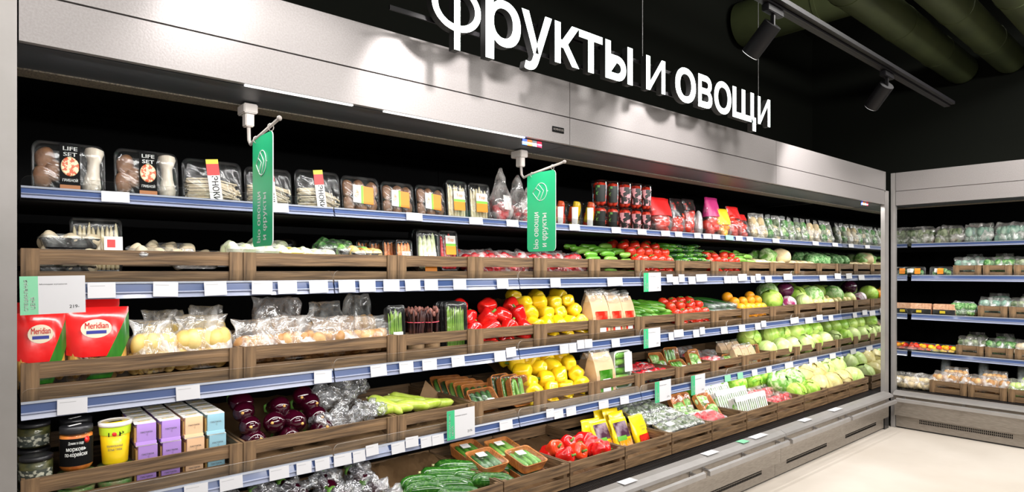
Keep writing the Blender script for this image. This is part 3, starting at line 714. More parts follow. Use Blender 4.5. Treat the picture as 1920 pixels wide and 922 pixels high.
def lens_label(cols, w_, h, text=None, tcol=None, th=.01, name='label', y=0., textrot=0.):
    """stacked colour bands bottom->top; cols = [(mat, frac)]"""
    K = []; z = -h/2; bm = bmesh.new(); ms = []
    for i, (m, fr) in enumerate(cols):
        if m not in ms: ms.append(m)
        box(bm, -w_/2, w_/2, -.0006+y, y, z, z+h*fr, ms.index(m)); z += h*fr
    if text:
        for (s, tz, hh, ww, tm) in text:
            K.append(node('lettering', text_mesh(s, tm, hh, ww), (0, y-.0010, tz), (0, textrot, 0)))
    return node(name, new_mesh(name, bm, ms), kids=K)
def at(nd, loc, rot=(0, 0, 0)): nd = dict(nd); nd['l'] = loc; nd['r'] = rot; return nd

@cache
def set_tray(v=0):
    w_, h, d = .175, .125, .045
    P = [node('tray', tray_shell(w_, h, d, blackg, .02))]
    for (x, z, rr) in ((-.055, .085, 0), (-.062, .045, 1), (-.035, .06, 2)): P.append(node('brown_mushroom', shiitake(rr, .026), (x, .012, z), (math.pi/2+.2, .2*rr, 0)))
    P.append(node('king_oyster_mushroom', king(), (.058, .012, .062), (0, .1-.1*v, 0)))
    bm = bmesh.new(); box(bm, -.024, .024, -.0135, -.0125, -.0, .118)
    K = [node('lettering', text_mesh('LIFE', white_ink, .009, .034), (0, -.0142, .108)), node('lettering', text_mesh('SET', white_ink, .009, .032), (0, -.0142, .095)), node('lettering', text_mesh('ГРИБНОЙ', white_ink, .006, .036), (0, -.0142, .036))]
    bm2 = bmesh.new(); lathe(bm2, [(.0, 0), (.022, 0), (.022, .0006), (.018, .0008), (0, .0008)], seg=20, cap=False, M=TR(0, -.0136, .068) @ RX(math.pi/2))
    K.append(node('dish_picture', new_mesh('dish_picture', bm2, gm('dish_print', (.85, .72, .45), .4, noise_s=120, col2=(.62, .10, .03), ramp=(.5, .56))), (0, -.0002, 0)))
    K.append(node('lower_band', bxm('lower_band', card_br, (-.024, .024, -.0145, -.0136, .002, .026))))
    P.append(node('label_sleeve', new_mesh('label_sleeve', bm, black), kids=K))
    P.append(node('film', film_face(w_, h, .012, film_l, .02)))
    return ('mushroom_set_tray', P)
@cache
def enoki_tray(v=0):
    w_, h, d = .155, .105, .04; R_ = random.Random(v)
    P = [node('tray', tray_shell(w_, h, d, blackg, .018))]
    bm = bmesh.new()
    for k in range(64):
        z = .012+R_.random()*.048; y = R_.uniform(-.004, .028); x0 = -.068+R_.uniform(0, .008); x1 = .05+R_.uniform(-.01, .022)
        sag = R_.uniform(-.02, -.004)*(1 if z > .03 else .3)
        tube(bm, [(x0, y, z), ((x0+x1)/2, y-.002, z+.004), (x1, y+R_.uniform(-.004, .004), z+sag)], .0017, 5)
        lathe(bm, sph(.0028, 4), seg=5, M=TR(x1, y, z+sag))
    P.append(node('enoki_bundle', new_mesh('enoki_bundle', bm, enoki_m, True)))
    lb = lens_label([(card_ye, .1), (card_wh, .55), (card_re, .25), (card_ye, .10)], .032, h*.98, [('ЭНОКИ', -.014, .017, .056, black)], textrot=math.pi/2)
    P.append(at(lb, (.0, -.0135, h/2), (0, math.radians(-6), 0)))
    P.append(node('film', film_face(w_, h, .012, film_l, .018)))
    return ('enoki_tray', P)
@cache
def mush_tray(v=0):
    w_, h, d = .13, .095, .045; R_ = random.Random(v+3)
    P = [node('tray', tray_shell(w_, h, d, blackg, .016))]
    for (x, z) in ((-.04, .028), (0, .024), (.04, .03), (-.042, .066), (0, .068), (.04, .066)):
        P.append(node('mushroom', mushroom(R_.randrange(3), .021), (x+R_.uniform(-.004, .004), .010, z), (math.pi/2+R_.uniform(-.5, .5), R_.uniform(-.6, .6), 0)))
    bm = bmesh.new(); ms = [card_wh, card_gr, card_or]
    box(bm, -.035, -.008, -.0007, 0, -.02, .022, 0); box(bm, -.008, .0, -.0007, 0, -.02, .022, 1); box(bm, .0, .035, -.0007, 0, -.02, .022, 2)
    P.append(node('label', new_mesh('label', bm, ms), (.0, -.0135, h*.5), (0, .06, 0), kids=[node('lettering', text_mesh('ТОР', card_or, .010, .019), (-.0215, -.0012, .0), (0, -1.2, 0))]))
    P.append(node('film', film_face(w_, h, .013, film_l, .016)))
    return ('mushroom_tray', P)
@cache
def stick_tray(m='white_asparagus', v=0, w_=.085, h=.125, n=6, tips=False, lab=True, tray='black_gloss', labm='orange_label', name='asparagus_pack', labz=.5):
    R_ = random.Random(v); d = .03
    P = [node('tray', tray_shell(w_, h, d, bpy.data.materials[tray], .012, taper=.92))]
    for lay in range(1):
        for k in range(n):
            x = -w_/2+.008+(w_-.016)*(k+.5)/n; rr = (w_-.016)/n*.52
            bm = bmesh.new(); hh = h*(.90+R_.uniform(-.06, .03))
            pr = [(rr*.7, .006), (rr, .012), (rr*.95, hh*.6), (rr*.8, hh*.85), (rr*(.75 if tips else .6), hh*.93), (rr*.2, hh)]
            lathe(bm, pr, seg=9, nz=.05, nsc=60, seed=k, bend=R_.uniform(-.002, .002))
            P.append(node('stalk', new_mesh('stalk', bm, G[m], True), (x, .010-R_.random()*.003, 0), (0, R_.uniform(-.03, .03), 0)))
    if lab:
        lb = lens_label([(G[labm], .45), (card_gr, .13), (card_wh, .42)], min(.045, w_*.6), h*.46, [('Тор', .0155*h/.125, .009, .026, G[labm])])
        P.append(at(lb, (0, -.0115, h*labz)))
    P.append(node('film', film_face(w_, h, .010, film_l, .012)))
    return (name, P)
def bag_mesh(w_, h, d, seed, m, neck=.0, crumple=.10, name='film_bag', topw=1., seg=26, rows=12, open_=False, bot=.55):
    bm = bmesh.new(); loops = []
    for i in range(rows+1):
        t = i/rows
        prof = bot+(1-bot)*min(1, t/.18) if t < .18 else 1
        ww = w_/2*prof*(1+(topw-1)*max(0, (t-.35)/.65)); dd = d/2*prof*(1 - max(0, (t-.35)/.65)**1.2*.92)
        if neck: k = max(0, (t-.45)/.55); ww *= 1-(1-neck)*k**.8; dd = max(dd*(1), .006*(1))
        L_ = []
        for k in range(seg):
            a = 2*math.pi*k/seg; c, s = math.cos(a), math.sin(a)
            c = math.copysign(abs(c)**.7, c); s = math.copysign(abs(s)**.8, s)
            p = Vector((ww*c, dd*s, h*t)); nn = noise.noise(p*28+Vector((seed*5.7, seed, 0)))*crumple*min(w_, .2)
            nn2 = noise.noise(p*70+Vector((0, seed*2.3, 9)))*crumple*min(w_, .2)*.4
            p += Vector((c*nn, s*nn*.8+nn2*.6, nn*.4*(1 if 0 < t else 0))); L_.append(p)
        loops.append(L_)
    loft(bm, loops, smooth=True)
    return new_mesh(name, bm, m, True)
@cache
def cone_bag(v=0):
    R_ = random.Random(v); P = []
    for k in range(9):
        P.append(node('radish', lumpy(k % 3, 'radish_skin', .016, 'radish', .9, .08, 20)[1], (R_.uniform(-.022, .022), R_.uniform(-.018, .018), .018+.0065*k), (k, k*.7, 0)))
    bm = bmesh.new(); box(bm, -.018, .02, -.036, -.0352, .05, .10)
    P.append(node('label', new_mesh('label', bm, card_wh), (0, 0.0, 0), (-.12, 0, .3)))
    P.append(node('film_bag', bag_mesh(.085, .20, .07, v, film_m, neck=.12)))
    return ('radish_bag', P)
@cache
def veg_cup(v=0, kind='tomato', w_=.05, h=.068, lab='dark'):
    R_ = random.Random(v); P = []; r0, r1 = w_*.40, w_*.5
    bm = bmesh.new(); lathe(bm, [(r0-.002, .002), (r1-.003, h), (r1, h), (r1+.002, h-.003), (r1+.001, h-.006), (r1-.001, h-.007), (r0, 0), (r0*.5, 0)], seg=24, cap=False)
    P.append(node('cup', new_mesh('cup', bm, clear, True, 40)))
    mm = {'tomato': 'tomato_skin', 'pepper': ['orange_red_pepper_skin', 'orange_peel', 'yellow_pepper_skin', 'red_pepper_skin'][v % 4]}
    if kind == 'tomato':
        for z in range(4):
            for k in range(4):
                a = k*math.pi/2+z*.8; P.append(node('cherry_tomato', lumpy(0, 'tomato_skin', .0105, 'cherry_tomato', .95, .01, 20)[1], ((r0-.0105)*math.cos(a)*.95, (r0-.0105)*math.sin(a)*.95, .012+z*.0155)))
    else:
        for k in range(3):
            a = k*2.1+v; P.append(node('mini_pepper', pepper(k % 3, ['orange_red_pepper_skin', 'yellow_pepper_skin', 'orange_red_pepper_skin', 'yellow_pepper_skin'][(v+k) % 4], .014)[1][0]['m'], ((r0-.015)*math.cos(a), (r0-.015)*math.sin(a), .028+.012*k), (math.pi+.1*k, .1, 0), sc=(1, 1, 1.4)))
    # curved label strip
    bm = bmesh.new(); a0, a1 = (-3.0, -1.7) if lab != 'white' else (-2.6, -1.9)
    n = 8; rr = (r0+r1)/2+.0018
    for k in range(n):
        aa, ab = a0+(a1-a0)*k/n, a0+(a1-a0)*(k+1)/n
        vv = [bm.verts.new((rr_*math.cos(q), rr_*math.sin(q), z_)) for (q, z_, rr_) in ((aa, h*.15, rr-.0012), (ab, h*.15, rr-.0012), (ab, h*.85, rr+.002), (aa, h*.85, rr+.002))]; bm.faces.new(vv)
    lm = gm('black_leaf_print', (.012, .016, .014), .3, noise_s=70, col2=(.12, .35, .08), ramp=(.62, .66)) if lab == 'dark' else (gm('pink_black_print', (.02, .02, .02), .3, noise_s=60, col2=(.75, .35, .38), ramp=(.50, .54)) if lab == 'pink' else card_wh)
    P.append(node('label', new_mesh('label', bm, lm)))
    bm = bmesh.new(); lathe(bm, [(0, h+.001), (r1, h+.001), (r1+.0015, h+.004), (r1*.8, h+.006), (r1*.75, h+.0055), (0, h+.005)], seg=24, cap=False)
    P.append(node('lid', new_mesh('lid', bm, clear, True, 40)))
    return ('tomato_cup' if kind == 'tomato' else 'mini_pepper_cup', P)
@cache
def print_bag(v=0, top='red_label', content='tomato_skin', w_=.085, h=.13, cr=.017, name='tomato_bag', tall=False, filmm='clear_film', win=.5):
    R_ = random.Random(v); P = []; d = .05
    n = 9
    for k in range(n):
        P.append(node('cherry_tomato' if 'tomato' in content else 'piece', lumpy(k % 2, content, cr, 'piece', .95, .03, 20)[1], (R_.uniform(-.3, .3)*w_, R_.uniform(-.008, .010), .02+(h*.55)*k/n), (k, k, 0)))
    body = bag_mesh(w_, h, d, v, bpy.data.materials[filmm], topw=.95, crumple=.07)
    P.append(node('film_bag', body))
    # printed header (a second skin slightly outside the bag)
    bm = bmesh.new(); loops = []
    for i in range(6):
        t = win+(1.0-win)*i/5; dd = d/2*(1-max(0, (t-.35)/.65)**1.2*.92)+.0035
        loops.append([(math.copysign(abs(math.cos(a))**.7, math.cos(a))*(w_/2*.98+.001), math.copysign(abs(math.sin(a))**.8, math.sin(a))*dd + .002*math.sin(5*a+i), h*t+.001) for a in [2*math.pi*k/20 for k in range(20)]])
    loft(bm, loops, cap0=False, smooth=True)
    P.append(node('printed_header', new_mesh('printed_header', bm, G[top], True)))
    return (name, P)
@cache
def greens_bag(v=0, m='light'):
    R_ = random.Random(v); P = []
    mats_ = {'green': ['grey_green', 'broccoli_floret', 'savoy_leaf'], 'beige': ['enoki_stem', 'celery_root', 'king_oyster'], 'mix': ['celery_root', 'grey_green', 'grey_green']}[m]
    for k in range(5):
        P.append(node('vegetable', lumpy(k % 3, mats_[k % 3], .026, 'vegetable', 1.0, .2, 26)[1], (R_.uniform(-.018, .018), R_.uniform(-.006, .008), .025+.020*k), (k, k, k)))
    P.append(node('film_bag', bag_mesh(.085, .15, .06, v, film_m if v % 2 else film, topw=.8, crumple=.14)))
    if v % 3 == 0: P.append(node('label', bxm('label', card_wh, (-.012, .012, -.038, -.0372, .03, .055)), rot=(-.1, 0, .2)))
    return ('greens_bag', P)
@cache
def punnet(v=0, veg='cuke', w_=.15, h=.10, d=.05, tray='orange_punnet', labelpos=1, fm='light_film', name='cucumber_punnet', nveg=4):
    """standing open tray facing -y; lay flat with rot x = -90deg"""
    R_ = random.Random(v); P = [node('tray', tray_shell(w_, h, d, bpy.data.materials[tray], .018, .003, taper=.86))]
    if veg == 'cuke':
        for k in range(nveg):
            x = -w_/2+.02+(w_-.04)*(k+.5)/nveg
            P.append(node('cucumber', cucumber(k % 3, ['cucumber_skin', 'dark_cucumber_skin', 'light_cucumber_skin'][(v) % 3], h*.85, (w_-.03)/nveg*.46)[1][0]['m'], (x, .016, h/2), (R_.uniform(-.05, .05), R_.uniform(-.08, .08), 0)))
    else:
        for k in range(nveg):
            P.append(node('vegetable', lumpy(k % 3, veg, min(w_, h)*.25, 'vegetable', 1.1, .16, 26)[1], (-w_/2+.02+(w_-.04)*(k+.5)/nveg, .018, h*.5+R_.uniform(-.2, .2)*h), (k, k, 0)))
    bm = bmesh.new(); box(bm, -.022, .022, -.0007, 0, -.017, .017)
    P.append(node('label', new_mesh('label', bm, card_wh), ((.3-.6*labelpos)*w_*-.5, -.0105, h*.28 if labelpos else h*.6), (0, .08, 0), kids=[node('print', text_mesh('Огурцы', ink, .004, .026), (0, -.001, .006))]))
    P.append(node('film', film_face(w_, h, .008, bpy.data.materials[fm], .018)))
    return (name, P)
@cache
def bunch(v=0):
    R_ = random.Random(v); bm = bmesh.new()
    for k in range(26):
        a = R_.random()*6.28; q = .026*math.sqrt(R_.random()); x, y = q*math.cos(a), q*math.sin(a)
        tube(bm, [(x*.8, y*.8, .0), (x, y, .08), (x*1.1+R_.uniform(-.004, .004), y*1.1, .115), (x*1.5, y*1.4, .14+R_.uniform(-.01, .01))], [.0045, .004, .0055, .002], 6)
    P = [node('stalks', new_mesh('stalks', bm, darkst_m, True))]
    bm = bmesh.new()
    for k in range(22):
        a = R_.random()*6.28; q = .03*math.sqrt(R_.random()); x, y = q*math.cos(a), q*math.sin(a); z = .13+R_.random()*.02
        lathe(bm, sph(.007, 5, 1.5), seg=7, M=TR(x, y, z), nz=.4, nsc=90, seed=k)
    P.append(node('curled_tips', new_mesh('curled_tips', bm, gm('curled_brown_tip', (.10, .03, .022), .6, noise_s=50, col2=(.32, .13, .10)), True)))
    P.append(node('rubber_band', lath('rubber_band', gm('pink_band', (.75, .08, .12), .5), [(.029, .100), (.032, .1015), (.029, .103)], seg=20, cap=False)))
    P.append(node('kraft_wrap', lath('kraft_wrap', kraftl_m, [(.0, .0), (.031, .0), (.034, .06), (.032, .06), (.029, .002)], seg=20, cap=False)))
    return ('purple_stalk_bunch', P)
@cache
def corn_bag(v=0):
    w_, h = .165, .155; d = .05; P = []
    def SK(pts, m, nme, off, kids=()):
        bm = bmesh.new(); n = 12
        # drape a polygon (x,z) on the pillow front
        from mathutils.geometry import tessellate_polygon
        poly = [Vector((x, 0, z)) for x, z in pts]
        gb = bmesh.new(); vs_ = [gb.verts.new((x, z, 0)) for x, z in pts]; gb.faces.new(vs_)
        bmesh.ops.subdivide_edges(gb, edges=gb.edges[:], cuts=3); bmesh.ops.triangulate(gb, faces=gb.faces[:])
        for _ in range(3):
            bmesh.ops.subdivide_edges(gb, edges=[e for e in gb.edges if e.calc_length() > .016], cuts=1); bmesh.ops.triangulate(gb, faces=gb.faces[:])
        for vv in gb.verts:
            x, z = vv.co.x, vv.co.y; vv.co = (x, front(x, z)-off, z)
        return node(nme, new_mesh(nme, gb, m, True), kids=kids)
    def front(x, z):
        t = max(0, min(1, z/h)); q = math.sin(math.pi*min(1, max(.02, (t*.9+.08))))**.5
        return -d/2*q*(1-min(1, abs(x)/(w_/2))**3)+.0015*math.sin(40*x+25*z)
    # corn cobs inside
    for k in range(4):
        bm = bmesh.new(); lathe(bm, [(.006, .004), (.017, .012), (.019, .05), (.015, .10), (.006, .13)], seg=12, lobes=8, amp=.1, nz=.05, nsc=100)
        P.append(node('baby_corn', new_mesh('baby_corn', bm, gm('corn_amber', (.62, .30, .05), .35, noise_s=60, ns=(3, 3, .5), col2=(.85, .55, .15)), True), (-.058+.038*k, .002, .002)))
    bm = bmesh.new(); L0 = []
    N_ = 14
    for sgn in (1,):
        for i in range(N_+1):
            z = h*i/N_; L0.append([(x, front(x, z), z) for x in [w_*(j/16-.5) for j in range(17)]]+[(x, -front(x, z)*.9+.002, z) for x in [w_*(j/16-.5) for j in range(16, -1, -1)]])
    loft(bm, L0, smooth=True)
    P.append(node('film_bag', new_mesh('film_bag', bm, film_l, True)))
    K = [node('lettering', text_mesh('Meridian', card_re, .014, .060, 0., 0.), (0, -.0035, .006)), node('wave_mark', bxm('wave_mark', gm('navy_print', (.03, .04, .30), .4), (-.026, .026, -.0034, -.0030, -.011, -.004)))]
    oval = bmesh.new(); prism(oval, [(math.cos(a)*.040, math.sin(a)*.020) for a in [k*math.pi/12 for k in range(24)]], 'y', -.003, -.001)
    red = SK([(-.0824, .055), (-.045, .048), (.018, .048), (.0824, .145), (.0824, .1545), (-.0824, .1545)], gm('glossy_red_print', (.82, .012, .012), .22, noise_s=9, bump=.35, coat=.5), 'red_panel', .0012)
    P.append(red); P.append(node('oval_logo', new_mesh('oval_logo', oval, cream_m), (-.008, front(-.008, .11)-.003, .108), (.1, 0, 0), kids=K))
    P.append(SK([(-.035, .001), (.030, .001), (.0824, .085), (.0824, .145), (.018, .048)], gm('leaf_print', (.006, .075, .012), .25, noise_s=25, ns=(1, 1, .3), col2=(.04, .22, .02), coat=.5), 'green_leaf_band', .0012))
    return ('red_corn_pack', P)
@cache
def produce_bag(v=0, veg='yellow_potato', w_=.20, h=.15, d=.10, fm='milky_film', r=.026, n=12, name='potato_bag', piece='potato', flop=.9, lab=None, nz=.06):
    R_ = random.Random(v); P = []
    for k in range(n):
        row_ = k % 2; x = -w_*.38+w_*.76*((k//2)+.5*row_*.9)/(n//2-.3)
        P.append(node(piece, lumpy(k % 3, veg, r, piece, .88, nz, 22)[1], (x, R_.uniform(-.22, .1)*d, r*.9+row_*r*1.5), (R_.random()*6, R_.random()*6, 0)))
    P.append(node('film_bag', bag_mesh(w_, h, d, v, bpy.data.materials[fm], topw=flop, crumple=.13, rows=14, seg=30)))
    if lab:
        P.append(node('label', bxm('label', lab, (-.05, .05, -.0008, 0, -.018, .018)), (w_*.1, -d/2-.012, .045), (-.05, 0, 0)))
    return (name, P)
@cache
def paper_bag(v=0, veg='tomato_skin', w_=.075, h=.145, body='light_kraft'):
    d = .05; P = []
    bm = bmesh.new()
    def lp(ww, dd, z): return [(-ww/2, -dd/2, z), (ww/2, -dd/2, z), (ww/2, dd/2, z), (-ww/2, dd/2, z)]
    loft(bm, [lp(w_*.95, d, 0), lp(w_, d, h*.5), lp(w_*.98, d*.6, h*.8), lp(w_*.95, .004, h)])
    P.append(node('paper_body', new_mesh('paper_body', bm, G[body])))
    P.append(node('window', bxm('window', gm('window_'+veg, G[veg].node_tree.nodes['Principled BSDF'].inputs[0].default_value[:3], .15, coat=.8, noise_s=30, col2=(.8, .35, .2) if veg == 'tomato_skin' else (.3, .5, .15), bump=.3, ramp=(.45, .8)), (-w_*.33, w_*.33, -d/2-.0012, -d/2+.002, .012, h*.62))))
    P.append(node('label', bxm('label', card_wh, (-w_*.2, w_*.2, -d/2-.0022, -d/2-.0012, .02, h*.42))))
    P.append(node('film_top', bag_mesh(w_*1.02, h*.32, .03, v, film, crumple=.2), (0, 0, h*.78)))
    return ('paper_window_bag', P)
@cache
def jar(kind='amber'):
    P = []; r = .038; h = .09
    c = {'amber': gm('carrot_salad', (.55, .13, .015), .4, noise_s=50, col2=(.75, .25, .04)), 'dark': gm('dark_relish', (.03, .035, .01), .4, noise_s=50, col2=(.12, .11, .03))}[kind]
    P.append(node('contents', lath('contents', c, [(r*.8, .003), (r*.95, .01), (r*.95, h*.8), (r*.8, h*.82)], seg=26)))
    P.append(node('glass_body', lath('glass_body', clear, [(r*.85, 0), (r, .008), (r, h*.82), (r*.86, h*.9)], seg=26)))
    P.append(node('lid', lath('lid', blackp, [(r*.93, h*.86), (r*.97, h*.88), (r*.97, h*1.0), (r*.9, h*1.02), (.001, h*1.02)], seg=30)))
    def wrap(z0, z1, m, nme, a0=-2.95, a1=-.55, rr=r+.0008):
        bm = bmesh.new(); n = 18
        for k in range(n):
            q0, q1 = a0+(a1-a0)*k/n, a0+(a1-a0)*(k+1)/n
            bm.faces.new([bm.verts.new((rr*math.cos(q), rr*math.sin(q), z)) for q, z in ((q0, z0), (q1, z0), (q1, z1), (q0, z1))])
        return new_mesh(nme, bm, m, True)
    if kind == 'amber':
        K = []
        for (s, z, hh, ww) in (('Домик в саду', .060, .0055, .034), ('морковь', .048, .0085, .044), ('по-корейски', .037, .0085, .050)):
            me = text_mesh(s, white_ink, hh, ww).copy()
            for v_ in me.vertices: a = v_.co.x/(r+.0012)-1.80; v_.co = ((r+.0013)*math.cos(a), (r+.0013)*math.sin(a), v_.co.z)
            K.append(node('lettering', me, (0, 0, z)))
        P.append(node('label', wrap(.014, .069, black, 'label'), kids=K))
        P.append(node('red_seal', lath('red_seal', card_re, [(.0, 0), (.007, 0), (.0, .001)], seg=14, M=TR((r+.001)*math.cos(-1.15), (r+.001)*math.sin(-1.15), .064) @ RZ(-1.15+math.pi/2) @ RX(math.pi/2))))
        P.append(node('white_sticker', bxm('white_sticker', card_wh, (-.02, .012, -.003, .003, h*1.02, h*1.02+.0008)), rot=(0, 0, .4)))
    else:
        P.append(node('label', wrap(.012, .050, gm('grey_green_print', (.05, .06, .05), .4, noise_s=90, col2=(.5, .5, .4), ramp=(.5, .56)), 'label'), ))
    return ('glass_jar', P)
@cache
def tub():
    r0, r1, h = .032, .040, .098; P = []
    P.append(node('tub_body', lath('tub_body', gm('tub_print', (.90, .62, .01), .3, coat=.3), [(r0*.6, 0), (r0, .0), (r0+.001, .004), (r1, h)], seg=30)))
    bm = bmesh.new(); lathe(bm, [(r1-.0012+.001, h*.72), (r1+.0012, h*.95)], seg=30, cap=False)
    P.append(node('green_upper_band', new_mesh('green_upper_band', bm, gm('lime_print', (.52, .70, .03), .3), True)))
    K = []
    for (s, z, hh, ww, m) in (('T', .073, .012, .012, black), ('P', .073, .012, .012, black), ('МАРИНОВАННЫЕ', .045, .005, .042, ink), ('БЕЛЫЕ ГРИБЫ', .036, .005, .036, ink)):
        rr = r0+(r1-r0)*z/h+.0022; me = text_mesh(s, m, hh, ww).copy(); dx = -.016 if s == 'T' else (.016 if s == 'P' else 0)
        for v_ in me.vertices: a = (v_.co.x+dx)/rr-1.82; v_.co = (rr*math.cos(a), rr*math.sin(a), v_.co.z)
        P.append(node('lettering', me, (0, 0, z)))
    rr = r0+(r1-r0)*.073/h
    P.append(node('red_oval_mark', lath('red_oval_mark', card_re, sph(.008, 6, .9), seg=12, M=TR(rr*math.cos(-1.82), rr*math.sin(-1.82), .074) @ Matrix.Diagonal((1, .4, .8, 1)))))
    P.append(node('lid', lath('lid', gm('frosted_lid', (.75, .70, .66), .3), [(r1, h-.008), (r1+.003, h-.007), (r1+.003, h+.002), (r1-.002, h+.003), (r1-.004, h-.001), (.001, h-.001)], seg=34)))
    P.append(node('white_sticker', bxm('white_sticker', card_wh, (-.018, .018, -.007, .007, h-.001, h))))
    return ('mushroom_tub', P)
CARC = {'purple': (.40, .24, .62), 'peach': (.78, .50, .30), 'blue': (.28, .50, .60)}
@cache
def carton(c='purple'):
    w_, d, h = .048, .048, .052; P = []
    P.append(node('dessert_cup', bxm('dessert_cup', gm('amber_jelly', (.62, .38, .12), .2, coat=.6), (-w_/2+.002, w_/2-.002, -d/2+.003, d/2-.003, .0, h*.92), bevel=.006)))
    cm = gm('carton_'+c, CARC[c], .5, noise_s=60, col2=tuple(x*.75 for x in CARC[c]), ramp=(.62, .66))
    bm = bmesh.new(); box(bm, -w_/2+.006, w_/2-.001, -d/2-.001, d/2+.001, .008, h)
    P.append(node('sleeve', new_mesh('sleeve', bm, cm)))
    P.append(node('sleeve_top', bxm('sleeve_top', gm('carton_top_white', (.80, .77, .72), .5), (-w_/2+.001, w_/2-.001, -d/2-.001, d/2+.001, h, h+.002), bevel=.0006), kids=[node('fruit_print', bxm('fruit_print', gm('amber_print', (.72, .38, .05), .5, noise_s=200, col2=(.25, .35, .10), ramp=(.5, .55)), (-.014, .014, -.004, .003, h+.002, h+.0024)), rot=(0, 0, .2)),
              ]))
    P.append(node('lettering', text_mesh('ПАСТИЛА', ink, .004, .026), (.002, -d/2-.0016, h*.6)))
    P.append(node('base', bxm('base', gm('carton_base_'+c, tuple(min(1, x*1.35) for x in CARC[c]), .5), (-w_/2+.004, w_/2, -d/2-.002, d/2, 0, .008))))
    return ('dessert_carton', P)
@cache
def pouch(v=0, content='tomato_skin', dark=False):
    w_, h, d = .12, .135, .035; P = []
    m = gm('yellow_pouch', (.95, .68, .01), .25, noise_s=12, bump=.4, coat=.3)
    P.append(node('pouch_body', bag_mesh(w_, h, d, v, m, topw=1.02, crumple=.05, bot=.9)))
    c2 = gm('pouch_window_'+content, G[content].node_tree.nodes['Principled BSDF'].inputs[0].default_value[:3], .15, coat=.8, noise_s=40, col2=(.25, .02, .01) if content == 'tomato_skin' else (.88, .45, .25), ramp=(.45, .7), bump=.6)
    def curved(x0, x1, z0, z1, m_, nme, off):
        bm = bmesh.new(); g = []
        for i in range(7):
            z = z0+(z1-z0)*i/6; t = z/h; dd = d/2*(1-max(0, (t-.35)/.65)**1.2*.92)
            row_ = []
            for j in range(9):
                x = x0+(x1-x0)*j/8; u = min(1, abs(x)/(w_/2))
                row_.append(bm.verts.new((x, -dd*(1-u**2.6)**.45-off-.003, z)))
            g.append(row_)
        for i in range(6):
            for j in range(8): bm.faces.new((g[i][j], g[i][j+1], g[i+1][j+1], g[i+1][j]))
        return node(nme, new_mesh(nme, bm, m_, True))
    if dark:
        P.append(curved(-.048, .045, .050, .118, gm('aubergine_print', (.06, .015, .04), .3, noise_s=22, col2=(.45, .35, .42), ramp=(.45, .7)), 'picture_panel', .001))
        P.append(curved(-.050, .010, .038, .058, gm('pouch_leaf', (.13, .42, .04), .4), 'leaf_print', .0018))
        P.append(curved(-.044, .048, .006, .042, c2, 'window', .0014))
    else:
        P.append(curved(-.040, .042, .006, .045, c2, 'window', .001))
        P.append(node('lettering', text_mesh('Помідори', stem_m, .009, .050), (0.004, -d/2-.0035, h*.60), (-.12, 0, 0))); P.append(node('lettering', text_mesh('черрі', stem_m, .009, .030), (.004, -d/2-.0045, h*.49)))
    return ('printed_pouch', P)
@cache
def crumple(v=0, m='crumpled_silver_film', r=.06, name='crumpled_film', sz=.7):
    bm = bmesh.new(); lathe(bm, sph(r, 18, sz), seg=34, nz=.75, nsc=34, seed=v)
    for vv in bm.verts: vv.co += noise.noise_vector(vv.co*90)*.010
    return (name, new_mesh(name, bm, bpy.data.materials[m], False))
@cache
def paper_sheet(w_, d, v=0, rise=.05, m='kraft_paper'):
    bm = bmesh.new(); n = 14; g = []
    for j in range(n+1):
        g.append([bm.verts.new(((i/n-.5)*w_, (j/n)*d, rise*(j/n)**1.6+.010*noise.noise(Vector((i*.5, j*.5, v*3.3)))+ .008*noise.noise(Vector((i*1.1, j*1.1, v))))) for i in range(n+1)])
    for j in range(n):
        for i in range(n): bm.faces.new((g[j][i], g[j][i+1], g[j+1][i+1], g[j+1][i]))
    bmesh.ops.solidify(bm, geom=bm.faces[:], thickness=.0012)
    return ('kraft_paper_liner', new_mesh('kraft_paper_liner', bm, G[m], False))
@cache
def white_clam(v=0):
    w_, h, d = .115, .13, .05; P = [node('tray', tray_shell(w_, h, d, gm('white_foam', (.80, .80, .78), .45), .016, taper=.9))]
    for k in range(5):
        P.append(node('vegetable', lumpy(k % 3, 'savoy_leaf', .022, 'vegetable', 2.0, .2, 26)[1], (-.04+.02*k, .012, .052), (0, 0, k)))
    bm = bmesh.new()
    for k in range(5): box(bm, -w_/2+.006+k*.0225, -w_/2+.018+k*.0225, -.013, -.010, .004, h*.76)
    P.append(node('white_sleeve', bxm('white_sleeve', card_wh, (-w_/2, w_/2, -.0125, -.009, h*.74, h*.99), bevel=.001)))
    P.append(node('sleeve_bars', new_mesh('sleeve_bars', bm, card_wh)))
    P.append(node('film', film_face(w_, h, .013, film, .016)))
    return ('white_sleeve_pack', P)
@cache
def flat_pack(v=0, m='savoy_leaf', tray='black_gloss', w_=.15, d=.10, lab=None, fm='clear_film', name='greens_tray', hh=.035):
    """lies flat, film up"""
    P = [node('tray', tray_shell(w_, d, hh, bpy.data.materials[tray], .014, taper=.86), (0, -d/2, hh), (-math.pi/2, 0, 0))]
    # after rot x -90: local z -> +y ; local -y (film side) -> +z
    R_ = random.Random(v)
    for k in range(6):
        P.append(node('vegetable', lumpy(k % 3, m, .024, 'vegetable', 1.3, .34, 30)[1], (-w_*.34+w_*.68*(k % 3)/2, -d*.2+d*.4*(k//3), hh*.75), (k, k, 0)))
    P.append(node('film', film_face(w_, d, .012, bpy.data.materials[fm], .014), (0, -d/2, hh+.001), (-math.pi/2, 0, 0)))
    if lab: P.append(node('label', bxm('label', lab, (-.028, .028, -.018, .018, hh+.0135, hh+.0142)), rot=(0, 0, .1)))
    return (name, P)

